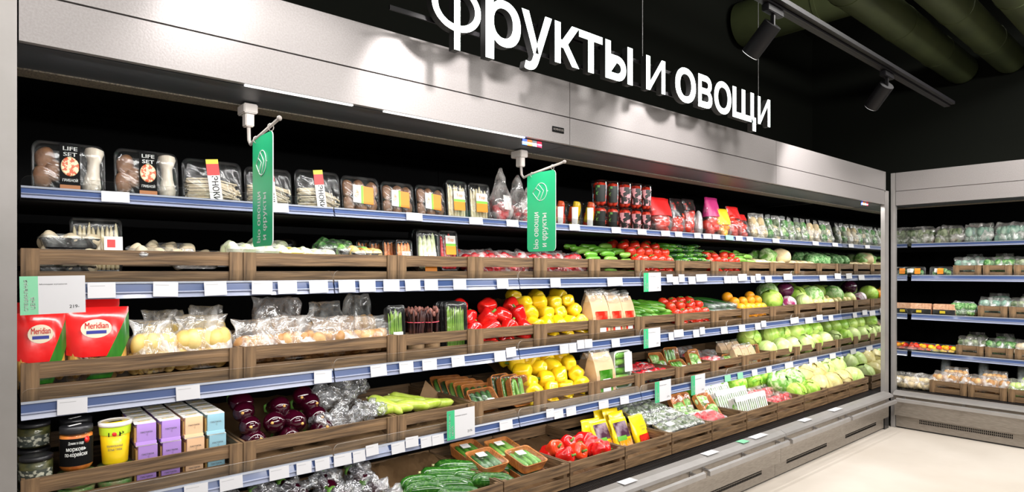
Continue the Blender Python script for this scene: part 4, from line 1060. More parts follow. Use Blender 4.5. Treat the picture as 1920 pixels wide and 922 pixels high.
# ------------------------------------------------------------------ crates in place
NAMES = {1: ['stacked mushroom trays', 'flat green lidded packs', 'carrot and leek packs', 'bagged radishes, beside the carrot packs', 'bagged radishes, beside the cucumbers', 'small cucumbers', 'large red tomatoes', 'a pile of dark cucumbers', 'small red tomatoes', 'pale cucumbers and celery roots', 'two film wrapped broccoli heads', 'potatoes below the dark gap', 'broccoli heads beside the end mirror'],
         2: ['red corn packs and potato bags', 'bagged brown mushrooms', 'asparagus and purple stalks', 'glossy red bell peppers', 'yellow bell peppers', 'paper window bags', 'fresh green cucumbers', 'red tomatoes', 'film wrapped long cucumbers', 'bright oranges', 'green and purple cabbages', 'savoy cabbages', 'small pale turnips, beside the end mirror'],
         3: ['jars, a yellow tub and dessert cartons', 'dark eggplants and silver film', 'pale zucchini on kraft paper', 'orange cucumber punnets', 'yellow bell peppers', 'white cucumber trays', 'flat red stick packs', 'small cucumber punnets', 'bagged radishes and a punnet', 'beige paper packs', 'the first green cabbages', 'the middle green cabbages', 'cabbages beside the end mirror'],
         4: ['nothing visible, at far left', 'creased film and wrapped eggplants', 'film wrapped eggplants, right half', 'dark zucchini and kraft paper', 'cucumber punnets and zucchini', 'red and orange peppers', 'yellow printed pouches', 'black trays of greens', 'an orange punnet and red pack', 'white sleeve packs', 'radishes before lettuce', 'green lettuce heads', 'pale yellow cabbages', 'large pale cabbages at the far end']}
SHW = {1: 'second shelf', 2: 'third shelf', 3: 'fourth shelf', 4: 'bottom deck'}
for s in (1, 2, 3):
    for i in range(len(BS)-1):
        put(crate_tpl(BS[i+1]-BS[i]), 'wooden crate on the %s holding %s' % (SHW[s], NAMES[s][i]), 'crate', (BS[i], CF, ZB[s]), group='wooden crates on the shelves')
for i in range(len(BB)-1):
    put(crate_tpl(BB[i+1]-BB[i], False), 'wooden crate on the %s holding %s' % (SHW[4], NAMES[4][i]), 'crate', (BB[i], BF, ZB[4]), group='wooden crates on the bottom deck')

def CR(s, i):
    B = BB if s == 4 else BS
    return B[i], B[i+1], (BF if s == 4 else CF)+.018, ZB[s]
def liner(s, i, z0, z1, label, dep=.5, m='kraft_paper', y0=.0, v=0):
    a, b, y, z = CR(s, i)
    put(paper_sheet(round(b-a-.032, 3), dep, v, round(z1-z0, 3), m), label, 'paper liner', ((a+b)/2, y+y0+.004, z+z0))
ROWW = ['front row', 'second row', 'third row', 'back row', 'rearmost row']
def pile(s, i, f, ms, rows, label, cat, group, mode='rand', jit=.006, x0=0, x1=0, sc=1., pad=.04, rz=0., tilt=0., slot=None, xa=None, xb=None):
    a, b, y, z = CR(s, i); a += x0; b -= x1
    if xa is not None: a = xa
    if xb is not None: b = xb
    RR = random.Random(s*100+i*7+len(label)); allr = list(rows)
    lst = [(r_, ROWW[min(k, 4)]) for k, r_ in enumerate(allr)]
    if slot: lst.append((slot, 'hidden bottom row'))
    if len(allr) > 1: liner_z = 1
    cnt = 0
    for (dy, dz, n), rw in lst:
        for k in range(n):
            off = 0 if n == 1 else (pad+(b-a-2*pad)*k/(n-1))
            xx = a+off if n > 1 else (a+b)/2
            v = RR.randrange(3); m = ms[RR.randrange(len(ms))] if isinstance(ms, list) else ms
            tpl = f(v, m) if m else f(v)
            if mode == 'rand': rot = (RR.uniform(-1.2, 1.2), RR.uniform(-1.2, 1.2), RR.random()*6.28)
            elif mode == 'up': rot = (RR.uniform(-.5, .5), RR.uniform(-.5, .5), RR.random()*6.28)
            elif mode == 'x': rot = (0, RR.uniform(-.08, .08)+tilt, rz+RR.uniform(-.22, .22))
            elif mode == 'y': rot = (0, .0+tilt+RR.uniform(-.05, .05), rz+RR.uniform(-.12, .12))
            elif mode == 'butt': rot = (-math.pi/2+RR.uniform(-1.0, .75), RR.random()*6, RR.uniform(-1.0, 1.0)+rz)
            elif mode == 'end': rot = (-math.pi/2+RR.uniform(-.35, .1), 0, RR.uniform(-.5, .5)+rz)
            elif mode == 'flat': rot = (0, 0, RR.uniform(-.1, .1)+rz)
            o = put(tpl, '%s, %s, %s' % (label, rw, ordn(k, n)), cat, (xx+RR.uniform(-jit, jit), y+dy+RR.uniform(-jit, jit), z+dz+RR.uniform(-jit, jit)*.6), rot=rot, sc=sc*RR.uniform(.94, 1.06), group=group)
            cnt += 1
def fit(tpl, wh, px0, px1, py, Y, z0, label, cat, lean=.10, rz=0., group=None, dsc=None):
    xa, xb = PX(px0, Y), PX(px1, Y); h = PZ((px0+px1)/2, py, Y)-z0
    sx = (xb-xa)/wh[0]*.97; sz = h/wh[1]/math.cos(lean)
    return put(tpl, label, cat, ((xa+xb)/2, Y, z0), rot=(-lean, 0, rz), sc=(sx, dsc or (sx+sz)/2, sz), group=group)

# ================================================================== TOP SHELF
Z1 = SH[0][2]; Y1 = 2.262
g = 'mushroom trays on the top shelf'
fit(set_tray(0), (.175, .125), 57, 200, 266, Y1, Z1, 'black mushroom set tray with king oyster, nearest the left steel post', 'mushroom pack', group=g)
fit(set_tray(1), (.175, .125), 213, 337, 281, Y1, Z1, 'black mushroom set tray with brown band, second on the top shelf', 'mushroom pack', group=g)
for k, (a, b, t, l) in enumerate([(341, 457, 299, 'enoki tray with yellow and red label, just left of the first banner'), (459, 550, 314, 'enoki tray half hidden behind the first green banner'), (554, 641, 319, 'enoki tray with yellow and red label, right of the first banner')]):
    fit(enoki_tray(k), (.155, .105), a, b, t, Y1, Z1, l, 'mushroom pack', lean=.12, group='enoki trays on the top shelf')
for k, (a, b, t) in enumerate([(642, 715, 330), (717, 780, 341), (782, 838, 347)]):
    fit(mush_tray(k), (.13, .095), a, b, t, Y1, Z1, 'brown mushroom tray with white and orange label, %s of three' % ['leftmost', 'middle', 'rightmost'][k], 'mushroom pack', lean=.14, group='brown mushroom trays')
for k, (a, b, t) in enumerate([(839, 879, 338), (881, 921, 343)]):
    fit(stick_tray('white_asparagus', k, n=6), (.085, .125), a, b, t, Y1, Z1, 'white asparagus pack with orange label, %s of two' % ['left', 'right'][k], 'asparagus pack', lean=.08, group='white asparagus packs')
for k, (a, b, t, Y) in enumerate([(919, 957, 315, 2.30), (952, 990, 328, 2.36), (972, 1006, 350, 2.29), (1003, 1036, 352, 2.31)]):
    fit(cone_bag(k), (.085, .20), a, b, t, Y, Z1, 'clear cone bag of red radishes on the top shelf, %s' % ordn(k, 4), 'radish bag', lean=0, group='radish bags on the top shelf')
for k, (a, b, t) in enumerate([(1037, 1060, 378), (1063, 1088, 379), (1092, 1115, 380)]):
    fit(veg_cup(k, 'pepper', lab='white'), (.054, .073), a, b, t, Y1+.03, Z1, 'clear cup of orange and yellow mini peppers, %s of three' % ['left', 'middle', 'right'][k], 'vegetable cup', lean=0, group='mini pepper cups')
    put(veg_cup(k+1, 'pepper', lab='none_'), 'clear mini pepper cup in the second row, %s of three' % ['left', 'middle', 'right'][k], 'vegetable cup', (PX((a+b)/2+4, Y1+.11), Y1+.11, Z1), sc=(1.25, 1.25, 1.0), group='mini pepper cups')
cups = [(1113, 1136), (1138, 1158), (1160, 1181), (1183, 1201), (1203, 1219)]
for k, (a, b) in enumerate(cups):
    lt = 'dark' if k < 2 else 'pink'
    Yc = Y1+.035; zt = PZ((a+b)/2, 386+k*1.8, Yc); h = zt-Z1; ordk = ordn(k, 5)
    for lev in (0, 1):
        xa, xb = PX(a, Yc), PX(b, Yc)
        put(veg_cup(k, 'tomato', lab=lt), 'cherry tomato cup with %s label, %s stack, %s cup' % ('black leaf' if k < 2 else 'pink and black', ordk, ['lower', 'upper'][lev]), 'tomato cup', ((xa+xb)/2, Yc, Z1+lev*h), sc=((xb-xa)/.054, (xb-xa)/.054, h/.0745), group='cherry tomato cups on the top shelf')
for k in range(4):
    x = PX(1118, Y1+.12)+.085*k
    for lev in (0, 1): put(veg_cup(k, 'tomato', lab='dark'), 'cherry tomato cup in the second row, %s stack, %s cup' % (ordn(k, 4), ['lower', 'upper'][lev]), 'tomato cup', (x, Y1+.125, Z1+lev*.083), sc=(1.5, 1.5, 1.1), group='cherry tomato cups behind')
fit(print_bag(0, 'red_label'), (.085, .13), 1222, 1258, 371, Y1+.03, Z1, 'red topped bag of cherry tomatoes beside the stacked cups', 'tomato bag', lean=.1)
G['black_label'] = gm('black_gloss_print', (.02, .015, .015), .2, noise_s=30, col2=(.45, .03, .02), ramp=(.6, .68))
G['pink_label'] = gm('pink_label', (.62, .04, .22), .3)
fit(print_bag(1, 'black_label'), (.085, .13), 1258, 1281, 373, Y1+.03, Z1, 'black topped bag of cherry tomatoes, left of the two', 'tomato bag', lean=.05)
fit(print_bag(2, 'black_label', win=.7), (.085, .13), 1281, 1303, 374, Y1+.03, Z1, 'black topped bag of cherry tomatoes beside the white radish', 'tomato bag', lean=.05)
bm = bmesh.new(); lathe(bm, [(.004, 0), (.020, .012), (.024, .06), (.023, .12), (.016, .16), (.004, .178)], seg=16, nz=.05)
put(('white_radish', [node('radish_root', new_mesh('radish_root', bm, daikon_m, True)), node('film_bag', lath('film_bag', film_w, [(.005, -.001), (.0225, .012), (.0265, .06), (.0255, .12), (.018, .163), (.006, .18)], seg=16, nz=.06))]),
    'tall wrapped white radish standing among the tomato bags', 'radish', (PX(1313, Y1+.02), Y1+.03, Z1), rot=(-.06, .06, 0))
fit(print_bag(3, 'pink_label', content='tomato_skin', win=.52), (.085, .13), 1324, 1347, 371, Y1+.03, Z1, 'pink topped bag of dark tomatoes right of the white radish', 'tomato bag', lean=.05)
fit(print_bag(4, 'yellow_label', content='orange_peel', win=.45), (.085, .13), 1347, 1368, 392, Y1+.0, Z1, 'yellow topped bag among the tomato bags', 'tomato bag', lean=.1)
G['yellow_label'] = card_ye
fit(print_bag(5, 'red_label', win=.62), (.085, .13), 1366, 1388, 388, Y1+.03, Z1, 'red topped tomato bag right of the yellow bag', 'tomato bag', lean=.1)
fit(print_bag(6, 'red_label', win=.75), (.085, .13), 1389, 1405, 402, Y1+.03, Z1, 'short red tomato bag beside the first greens bag', 'tomato bag', lean=.2)
kinds = ['beige', 'beige', 'green', 'mix', 'green', 'green', 'mix', 'green', 'beige', 'beige', 'green', 'mix', 'green']
for k in range(13):
    x = PX(1417, Y1+.03)+k*.1165
    if x < 5.68:
        put(greens_bag(k, kinds[k]), 'clear bag of %s vegetables on the top shelf, %s' % ({'beige': 'pale', 'green': 'leafy green', 'mix': 'mixed'}[kinds[k]], ordn(k, 14)) if k < 11 else 'clear bag of green vegetables nearest the end mirror, top shelf', 'vegetable bag', (x, Y1+.035, Z1), rot=(-.12, R.uniform(-.08, .08), R.uniform(-.2, .2)), sc=(1.30, 1.15, 1.42), group='greens bags on the top shelf')

# ================================================================== SECOND SHELF
z2 = ZB[1]
a, b, y, z = CR(1, 0)
liner(1, 0, .01, .03, 'brown paper under the mushroom trays, second shelf at left')
for k in range(3):
    put(flat_pack(k, 'enoki_stem', w_=.15, d=.10, hh=.035), 'flat black tray of pale mushrooms at far left, %s of the stack' % ['bottom', 'middle', 'top'][k], 'mushroom pack', (a+.115+.004*k, y+.075, z+.03+k*.043), rot=(0, 0, .05*k), group='flat trays at far left')
fit(stick_tray('white_asparagus', 1, w_=.15, h=.12, n=10, lab=False, name='leek_pack'), (.15, .12), 130, 232, 408, y+.05, z+.045, 'upright pack of leek and sweetcorn sticks above the left crate', 'vegetable pack', lean=.12)
put(('pack_label', [node('label', bxm('label', card_wh, (0, .05, -.0008, 0, 0, .055)), kids=[node('red_mark', bxm('red_mark', card_re, (.008, .03, -.0014, -.0008, .02, .045)))])]), 'white and red label on the upright leek pack', 'label', (PX(196, y+.03), y+.035, z+.105), rot=(-.12, 0, 0))
for k, (px, dy, dz, rr) in enumerate([(290, .06, .085, .25), (318, .13, .10, -.2), (360, .06, .068, .1), (385, .12, .075, 0)]):
    put(flat_pack(k+4, 'enoki_stem', tray='white_foam' if 'white_foam' in bpy.data.materials else 'white_card', w_=.15, d=.11, fm='dark_creased_film', hh=.03, name='wrapped_mushroom_pack'), 'film wrapped pale mushroom pack in the left crate, %s' % ordn(k, 4), 'mushroom pack', (PX(px, y+dy), y+dy, z+dz), rot=(.22, 0, rr), group='wrapped packs in the left crate')
a, b, y, z = CR(1, 1)
liner(1, 1, .01, .02, 'brown paper in the crate of flat green packs', v=2)
G['lid_green'] = gm('pale_green_lid', (.62, .70, .40), .35, noise_s=30, col2=(.80, .80, .66))
for k, (px, dy, dz, rr) in enumerate([(455, .07, .105, .1), (500, .07, .100, -.1), (545, .06, .095, .15), (590, .055, .09, -.1), (500, .17, .125, 0)]):
    put(flat_pack(k, 'lid_green', tray='yellow_label' if k in (2, 3) else 'pale_green_lid', w_=.13, d=.10, lab=card_wh if k != 2 else card_ye, hh=.03, name='lidded_pack'), 'flat pale green and yellow lidded pack, %s in its crate' % (ordn(k, 5) if k < 4 else 'behind the others'), 'vegetable pack', (PX(px, y+dy), y+dy, z+dz), rot=(.12, 0, rr), group='flat green lidded packs')
for k, (px, dy, dz) in enumerate([(620, .12, .115), (655, .09, .105), (625, .22, .135), (680, .05, .095)]):
    put(flat_pack(k+1, ['broccoli_floret', 'savoy_leaf', 'broccoli_floret', 'yellow_potato'][k], w_=.13, d=.10, lab=[None, card_wh, None, card_or][k], hh=.035, name='herb_tray', fm='dark_creased_film'), 'flat black tray of dark herbs, %s in its crate' % ['middle', 'front', 'back', 'rightmost, with an orange label'][k], 'herb tray', (PX(px, y+dy), y+dy, z+dz), rot=(.15, 0, 0), group='black herb trays')
put(('glass_dome_cup', lath('glass_dome_cup', clear, [(.03, 0), (.038, .05), (.035, .07), (.02, .078), (.002, .08)], seg=20)), 'dark clear dome cup behind the flat green packs', 'cup', (PX(538, y+.2), y+.2, z+.10))
a, b, y, z = CR(1, 2)
for k in range(4):
    put(stick_tray('carrot_skin', k, w_=.085, h=.11, n=4, lab=(k == 3), name='carrot_pack', labz=.3), 'black tray of carrots, %s of the four filed together' % ordn(k, 4), 'carrot pack', (PX(757, y+.05)-.038*(3-k), y+.035+.045*(3-k), z+.075-.0*k), rot=(-.10, 0, .1), group='carrot packs')
fit(stick_tray('leek_white', 3, n=4, name='leek_pack', labm='orange_label', labz=.22), (.085, .125), 783, 826, 431, y+.03, z+.05, 'pale leek pack with round label beside the carrot packs', 'leek pack', lean=.08)
fit(stick_tray('radish_skin', 4, n=4, name='radish_pack', labm='orange_label', labz=.62), (.085, .125), 826, 862, 431, y+.05, z+.05, 'pink root pack with orange label tilted to the right', 'root pack', lean=.1)
fit(stick_tray('leek_white', 5, n=4, name='leek_pack', lab=False), (.085, .125), 776, 812, 428, y+.12, z+.05, 'pale leek pack standing behind the labelled one', 'leek pack', lean=.1)
for i in (3, 4):
    for r_, (dy, dz, n) in enumerate([(.06, .045, 3), (.08, .105, 3), (.17, .115, 3)]):
        for k in range(n):
            a, b, y, z = CR(1, i)
            put(produce_bag((k+r_*2+i) % 5, 'radish_skin', .15, .09, .09, 'milky_film', r=.021, n=10, name='radish_bag', piece='radish', flop=.8), 'milky bag of red radishes, %s crate, %s, %s' % (['', '', '', 'left', 'right'][i], ['bottom layer', 'front of the top layer', 'back of the top layer'][r_], ordn(k, n)), 'radish bag', (a+.075+k*.125, y+dy, z+dz-.035), rot=(-.5 if r_ else -.1, R.uniform(-.15, .15), R.uniform(-.3, .3)), group='bagged radishes on the second shelf')
cuk = lambda v, m: cucumber(v, m, .12, .0185)
liner(1, 5, .05, .16, 'brown paper under the small cucumbers', v=3)
pile(1, 5, cuk, ['cucumber_skin', 'light_cucumber_skin', 'cucumber_skin'], [(.035, .112, 3), (.05, .145, 3), (.10, .158, 3), (.15, .178, 3), (.20, .195, 3)], 'small green cucumber on the second shelf', 'cucumber', 'small cucumbers on the second shelf', 'x', slot=(.03, .045, 3), pad=.06, x0=-.02)
tomf = lambda v, m: tomato(v, m, .036)
liner(1, 6, .05, .18, 'brown paper under the large tomatoes', v=4)
pile(1, 6, tomf, 'tomato_skin', [(.045, .118, 5), (.085, .165, 5), (.15, .205, 4), (.22, .215, 4)], 'large red tomato on the second shelf', 'tomato', 'large tomatoes on the second shelf', 'up', slot=(.045, .045, 5))
liner(1, 7, .05, .18, 'brown paper under the dark cucumbers', v=5)
pile(1, 7, lambda v, m: cucumber(v, m, .15, .018), ['dark_cucumber_skin', 'cucumber_skin'], [(.085, .115, 8), (.11, .148, 7), (.14, .180, 7), (.17, .205, 6)], 'dark green cucumber on the second shelf', 'cucumber', 'dark cucumbers on the second shelf', 'y', rz=2.2, tilt=.1, pad=.03)
liner(1, 8, .05, .13, 'brown paper under the small tomatoes', v=6)
pile(1, 8, lambda v, m: tomato(v, m, .031), 'tomato_skin', [(.04, .12, 5), (.075, .155, 4), (.13, .165, 3)], 'small red tomato on the second shelf', 'tomato', 'small tomatoes on the second shelf', 'up', slot=(.04, .045, 5))
pile(1, 8, cuk, ['light_cucumber_skin', 'dark_cucumber_skin'], [(.22, .17, 3), (.25, .185, 3)], 'cucumber behind the small tomatoes', 'cucumber', 'cucumbers behind the small tomatoes', 'x', pad=.06)
liner(1, 9, .05, .12, 'brown paper under the pale cucumbers', v=7)
pile(1, 9, cuk, ['light_cucumber_skin', 'cucumber_skin'], [(.035, .12, 2), (.06, .15, 2), (.10, .17, 2), (.15, .185, 2)], 'pale cucumber beside the celery roots', 'cucumber', 'pale cucumbers on the second shelf', 'x', pad=.06, x1=.18, x0=-.04)
pile(1, 9, lambda v, m: lumpy(v, m, .04, 'potato', .7, .08, 18), 'celery_root', [(.05, .11, 3), (.13, .12, 3)], 'beige root beside the pale cucumbers', 'root vegetable', 'beige roots on the second shelf', 'flat', x0=.2)
put(lumpy(1, 'celery_root', .082, 'celery_root', .8, .14, 18), 'large knobbly beige celery root, biggest on the second shelf', 'celery root', (PX(1463, 2.36), 2.36, z2+.165), rot=(.2, .1, .5))
pile(1, 10, lambda v, m: lumpy(v, m, .04, 'potato', .7, .08, 18), 'celery_root', [(.05, .10, 4)], 'beige root in front of the wrapped broccoli', 'root vegetable', 'beige roots before the broccoli', 'flat')
pile(1, 10, lambda v, m: lumpy(v, m, .070, 'broccoli_head', .9, .25, 26), 'savoy_leaf', [(.10, .160, 2), (.20, .155, 2)], 'film wrapped green broccoli head', 'broccoli', 'broccoli heads in the tenth crate', 'rand', pad=.09, x0=.06, x1=-.06)
pile(1, 11, lambda v, m: lumpy(v, m, .038, 'potato', .6, .08, 18), 'celery_root', [(.05, .11, 4), (.12, .118, 4)], 'flat beige root below the dark gap', 'root vegetable', 'flat beige roots', 'flat')
pile(1, 12, lambda v, m: lumpy(v, m, .066, 'broccoli_head', .9, .25, 26), 'broccoli_floret', [(.09, .135, 3), (.19, .155, 3)], 'green broccoli head beside the end mirror', 'broccoli', 'broccoli heads at the end', 'rand', pad=.07)

# ================================================================== THIRD SHELF
a, b, y, z = CR(2, 0)
g = 'red corn packs'
fit(corn_bag(0), (.165, .155), 26, 130, 586, y+.035, z+.045, 'red corn pack with oval logo, half hidden behind the left post', 'corn pack', lean=.1, rz=.12, group=g)
fit(corn_bag(1), (.165, .155), 122, 245, 576, y+.04, z+.045, 'red corn pack with oval logo, fully visible in front', 'corn pack', lean=.1, group=g)
fit(corn_bag(2), (.165, .155), 118, 227, 561, y+.12, z+.012, 'red corn pack standing behind the fully visible one', 'corn pack', lean=.05, group=g)
fit(corn_bag(3), (.165, .155), 20, 110, 566, y+.13, z+.012, 'red corn pack at the back behind the left post', 'corn pack', lean=.05, group=g)
g = 'potato bags'
for k, (px0, px1, py, Y) in enumerate([(240, 335, 600, 2.345), (322, 432, 592, 2.36), (262, 350, 582, 2.47), (345, 425, 574, 2.47)]):
    fit(produce_bag(k, 'yellow_potato', .20, .15, .10, 'milky_film', r=.034, n=12), (.20, .15), px0, px1, py, Y, z+.045, 'milky bag of yellow potatoes, %s' % ['front left', 'front right', 'back left', 'back right'][k], 'potato bag', lean=.05, group=g)
for k, (px0, px1, py, Y) in enumerate([(432, 520, 598, 2.345), (505, 592, 592, 2.345), (578, 668, 593, 2.345), (655, 735, 592, 2.345)]):
    fit(produce_bag(k, 'ginger_brown', .19, .15, .10, 'clear_film' if k == 3 else 'milky_film', r=.028, n=12, name='mushroom_bag', piece='brown_mushroom', lab=card_or if k == 3 else None, nz=.15), (.19, .15), px0, px1, py, Y, z+.05, ['bag of brown mushrooms beside the potato bags', 'bag of brown mushrooms, second from the potato bags', 'bag of brown mushrooms left of the orange label', 'bag of brown mushrooms with large orange label'][k], 'mushroom bag', lean=.05, group='brown mushroom bags')
for k, (px0, px1, py, Y) in enumerate([(470, 565, 556, 2.50), (565, 650, 566, 2.50), (640, 700, 552, 2.48)]):
    fit(produce_bag(k+5, 'ginger_brown', .19, .15, .09, 'dark_creased_film' if k == 0 else 'clear_film', r=.03, n=12, name='mushroom_bag', piece='brown_mushroom', flop=.95 if k == 0 else .7), (.19, .15), px0, px1, py, Y, z+.012, ['shiny creased bag standing behind the mushroom bags', 'dark bag of brown mushrooms in the back row', 'hazy brown bag behind the orange label'][k], 'mushroom bag', lean=.0, group='back row bags on the third shelf')
a, b, y, z = CR(2, 2)
A = lambda k, tr='black_gloss', m='green_asparagus', lab=False, n=8: stick_tray(m, k, .085, .15, n, True, lab, tr, 'yellow_label', 'asparagus_pack', .25)
fit(A(1, 'black_gloss', 'green_asparagus', True, 7), (.085, .15), 727, 762, 572, y+.04, z+.02, 'green asparagus pack with white and yellow label', 'asparagus pack', lean=.05)
put(A(2), 'green asparagus pack behind the labelled one', 'asparagus pack', (PX(735, y+.13), y+.12, z+.04), rot=(-.06, 0, 0))
bw_ = [(779, .04), (809, .04)]
for k, (px, dy) in enumerate(bw_):
    put(bunch(k), 'dark purple stalk bunch in kraft wrap, %s of two' % ['left', 'right'][k], 'stalk bunch', (PX(px, y+dy), y+dy, z+.035), rot=(-.03, .03-.06*k, k), sc=1.22, group='purple stalk bunches')
put(bunch(2), 'dark purple stalk bunch at the back of its crate', 'stalk bunch', (PX(768, y+.14), y+.14, z+.04), sc=1.15)
for k in range(3):
    fit(A(3+k, n=12), (.085, .15), 838-8*(2-k)-2, 879-8*(2-k), 566-1*(2-k), y+.03+.03*(2-k), z+.02, 'black tray of thin green asparagus, %s of three' % ['rearmost', 'middle', 'front'][k], 'asparagus pack', lean=.06, group='black asparagus trays')
PS = [(.048, .100, 4), (.085, .160, 4), (.15, .205, 3)]
liner(2, 3, .05, .15, 'brown paper under the red peppers', v=8)
pile(2, 3, pepper, 'red_pepper_skin', PS, 'glossy red bell pepper on the third shelf', 'bell pepper', 'red bell peppers', 'rand', slot=(.05, .04, 4), pad=.05, x0=-.02)
liner(2, 4, .05, .22, 'brown paper under the upper yellow peppers', v=9)
pile(2, 4, pepper, 'yellow_pepper_skin', [(.048, .105, 5), (.09, .165, 4), (.145, .215, 4), (.21, .245, 3)], 'yellow bell pepper on the third shelf', 'bell pepper', 'yellow bell peppers on the third shelf', 'butt', slot=(.05, .04, 4), pad=.045, x0=-.02)
a, b, y, z = CR(2, 5)
for k, (p0, p1, t) in enumerate([(1102, 1135, 548), (1136, 1161, 549), (1161, 1184, 550)]):
    fit(paper_bag(k), (.075, .155), p0, p1, t, y+.035, z+.012, 'kraft bag with tomato window and white label, %s of three' % ['left', 'middle', 'right'][k], 'paper bag', lean=.05, group='kraft window bags')
    fit(paper_bag(k), (.075, .155), p0-4, p1-4, t-4, y+.15, z+.012, 'kraft bag in the back row of its crate, %s of three' % ['left', 'middle', 'right'][k], 'paper bag', lean=.05, group='kraft window bags behind')
liner(2, 6, .05, .14, 'brown paper under the third shelf cucumbers', v=10)
pile(2, 6, lambda v, m: cucumber(v, m, .16, .020), ['light_cucumber_skin', 'cucumber_skin'], [(.085, .105, 7), (.11, .138, 6), (.15, .165, 5), (.19, .18, 4)], 'fresh green cucumber on the third shelf', 'cucumber', 'fresh cucumbers on the third shelf', 'y', rz=-.95, tilt=.12, pad=.04)
liner(2, 7, .05, .14, 'brown paper under the third shelf tomatoes', v=11)
pile(2, 7, tomf, 'tomato_skin', [(.045, .112, 5), (.085, .155, 4), (.15, .18, 4)], 'red tomato on the third shelf', 'tomato', 'tomatoes on the third shelf', 'up', slot=(.045, .045, 5))
liner(2, 8, .05, .14, 'brown paper under the wrapped cucumbers', v=12)
@cache
def longcuke(v=0, m='dark_cucumber_skin'):
    c = cucumber(v, m, .30, .021, 'wrapped_cucumber'); bm = bmesh.new(); lathe(bm, [(.004, -.158), (.02, -.148), (.0245, -.1), (.0245, .1), (.02, .148), (.004, .158)], seg=14, nz=.05, nsc=60, seed=v)
    return ('wrapped_cucumber', list(c[1])+[node('film', new_mesh('film', bm, film, True), rot=(0, math.pi/2, 0))])
pile(2, 8, longcuke, 'dark_cucumber_skin', [(.165, .110, 6), (.19, .150, 5)], 'long cucumber in white streaked film', 'cucumber', 'film wrapped long cucumbers', 'y', rz=-1.15, tilt=.10, pad=.05, jit=.003)
liner(2, 9, .05, .14, 'brown paper under the oranges', v=13)
pile(2, 9, fruit, 'orange_peel', [(.045, .112, 5), (.09, .160, 4), (.15, .19, 2)], 'bright orange on the third shelf', 'orange', 'oranges', 'up', slot=(.045, .045, 5))
cb = lambda r: (lambda v, m: cabbage(v, m, r))
liner(2, 10, .05, .12, 'brown paper under the mixed cabbages', v=14)
for k, (px, py, Y, r, m, l) in enumerate([(1446, 563, 2.37, .085, 'cabbage_leaf', 'green cabbage in front, right of the oranges'), (1438, 548, 2.50, .085, 'savoy_leaf', 'darker green cabbage behind, right of the oranges'), (1472, 543, 2.42, .065, 'purple_leaf', 'round purple cabbage on top of the pale green ones'),
                                     (1477, 569, 2.36, .062, 'purple_white_leaf', 'purple and white cabbage low beside the purple one'), (1494, 557, 2.46, .082, 'cabbage_leaf', 'green cabbage right of the purple cabbage'), (1506, 566, 2.36, .065, 'pale_cabbage_leaf', 'pale cabbage wedge low in the crate'),
                                     (1522, 556, 2.40, .092, 'savoy_leaf', 'large crinkled savoy cabbage on the third shelf'), (1540, 565, 2.42, .06, 'pale_cabbage_leaf', 'small pale cabbage right of the savoy cabbage'), (1568, 540, 2.75, .08, 'cabbage_leaf', 'dark cabbage in the shade near the mirror'), (1570, 560, 2.44, .045, 'yellow_cabbage_leaf', 'small pale turnip nearest the mirror')]):
    put(cabbage(k % 3, m, r), l, 'cabbage', (min(PX(px, Y), 5.69-r), Y, PZ(px, py, Y)), rot=(R.uniform(-.6, .6), R.uniform(-.6, .6), R.random()*6))
pile(2, 12, lambda v, m: lumpy(v, m, .036, 'turnip', .9, .06, 14), 'yellow_cabbage_leaf', [(.045, .115, 5), (.11, .13, 4)], 'small pale turnip on the third shelf', 'turnip', 'pale turnips on the third shelf', 'rand', x0=-.1)
pile(2, 12, cb(.08), 'cabbage_leaf', [(.22, .17, 2)], 'green cabbage behind the pale turnips', 'cabbage', 'cabbages behind the turnips', 'rand', pad=.1)

# ================================================================== FOURTH SHELF
a, b, y, z = CR(3, 0)
liner(3, 0, .01, .012, 'brown paper under the jars and cartons', v=20)
sh_t = ('shallow_tub', [node('tub_body', lath('tub_body', gm('salad_fill', (.30, .26, .12), .5, noise_s=60, col2=(.10, .28, .06)), [(.036, 0), (.042, .03), (.043, .042), (.001, .042)], seg=28)), node('lid', lath('lid', clear, [(.0445, .036), (.046, .044), (.040, .047), (.001, .047)], seg=28))])
def stack(px, Y, l):
    for q in range(2): put(sh_t, 'clear shallow salad tub under the %s, %s one' % (l, ['lower', 'upper'][q]), 'salad tub', (PX(px, Y), Y, z+.012+.047*q), sc=(1.12, 1.12, 1), group='shallow salad tubs')
stack(143, y+.045, 'amber jar'); stack(216, y+.055, 'yellow tub')
put(jar('amber'), 'black labelled jar of orange carrot salad with black lid', 'jar', (PX(143, y+.045), y+.045, z+.107), rot=(0, 0, .12), sc=(1.17, 1.17, 1.50))
put(jar('amber'), 'second jar of carrot salad, behind the front one', 'jar', (PX(143, y+.16), y+.16, z+.107), rot=(0, 0, .2), sc=(1.17, 1.17, 1.5))
put(tub(), 'yellow mushroom tub with frosted lid and red oval mark', 'tub', (PX(216, y+.055), y+.055, z+.107), rot=(0, 0, .1), sc=(1.08, 1.08, 1.32))
for q, (px, Y, n, wd) in enumerate([(68, y+.045, 2, 'front'), (64, y+.145, 3, 'rear')]):
    for k in range(n):
        put(jar('dark'), 'dark jar with black lid at far left, %s stack, %s' % (wd, ['bottom', 'second', 'top'][k] if k < n-1 else 'top'), 'jar', (PX(px, Y), Y, z+.012+.080*k), sc=(1.12, 1.12, .85), group='dark jars at far left')
cs = 1.32; xs0 = PX(270, y+.04)
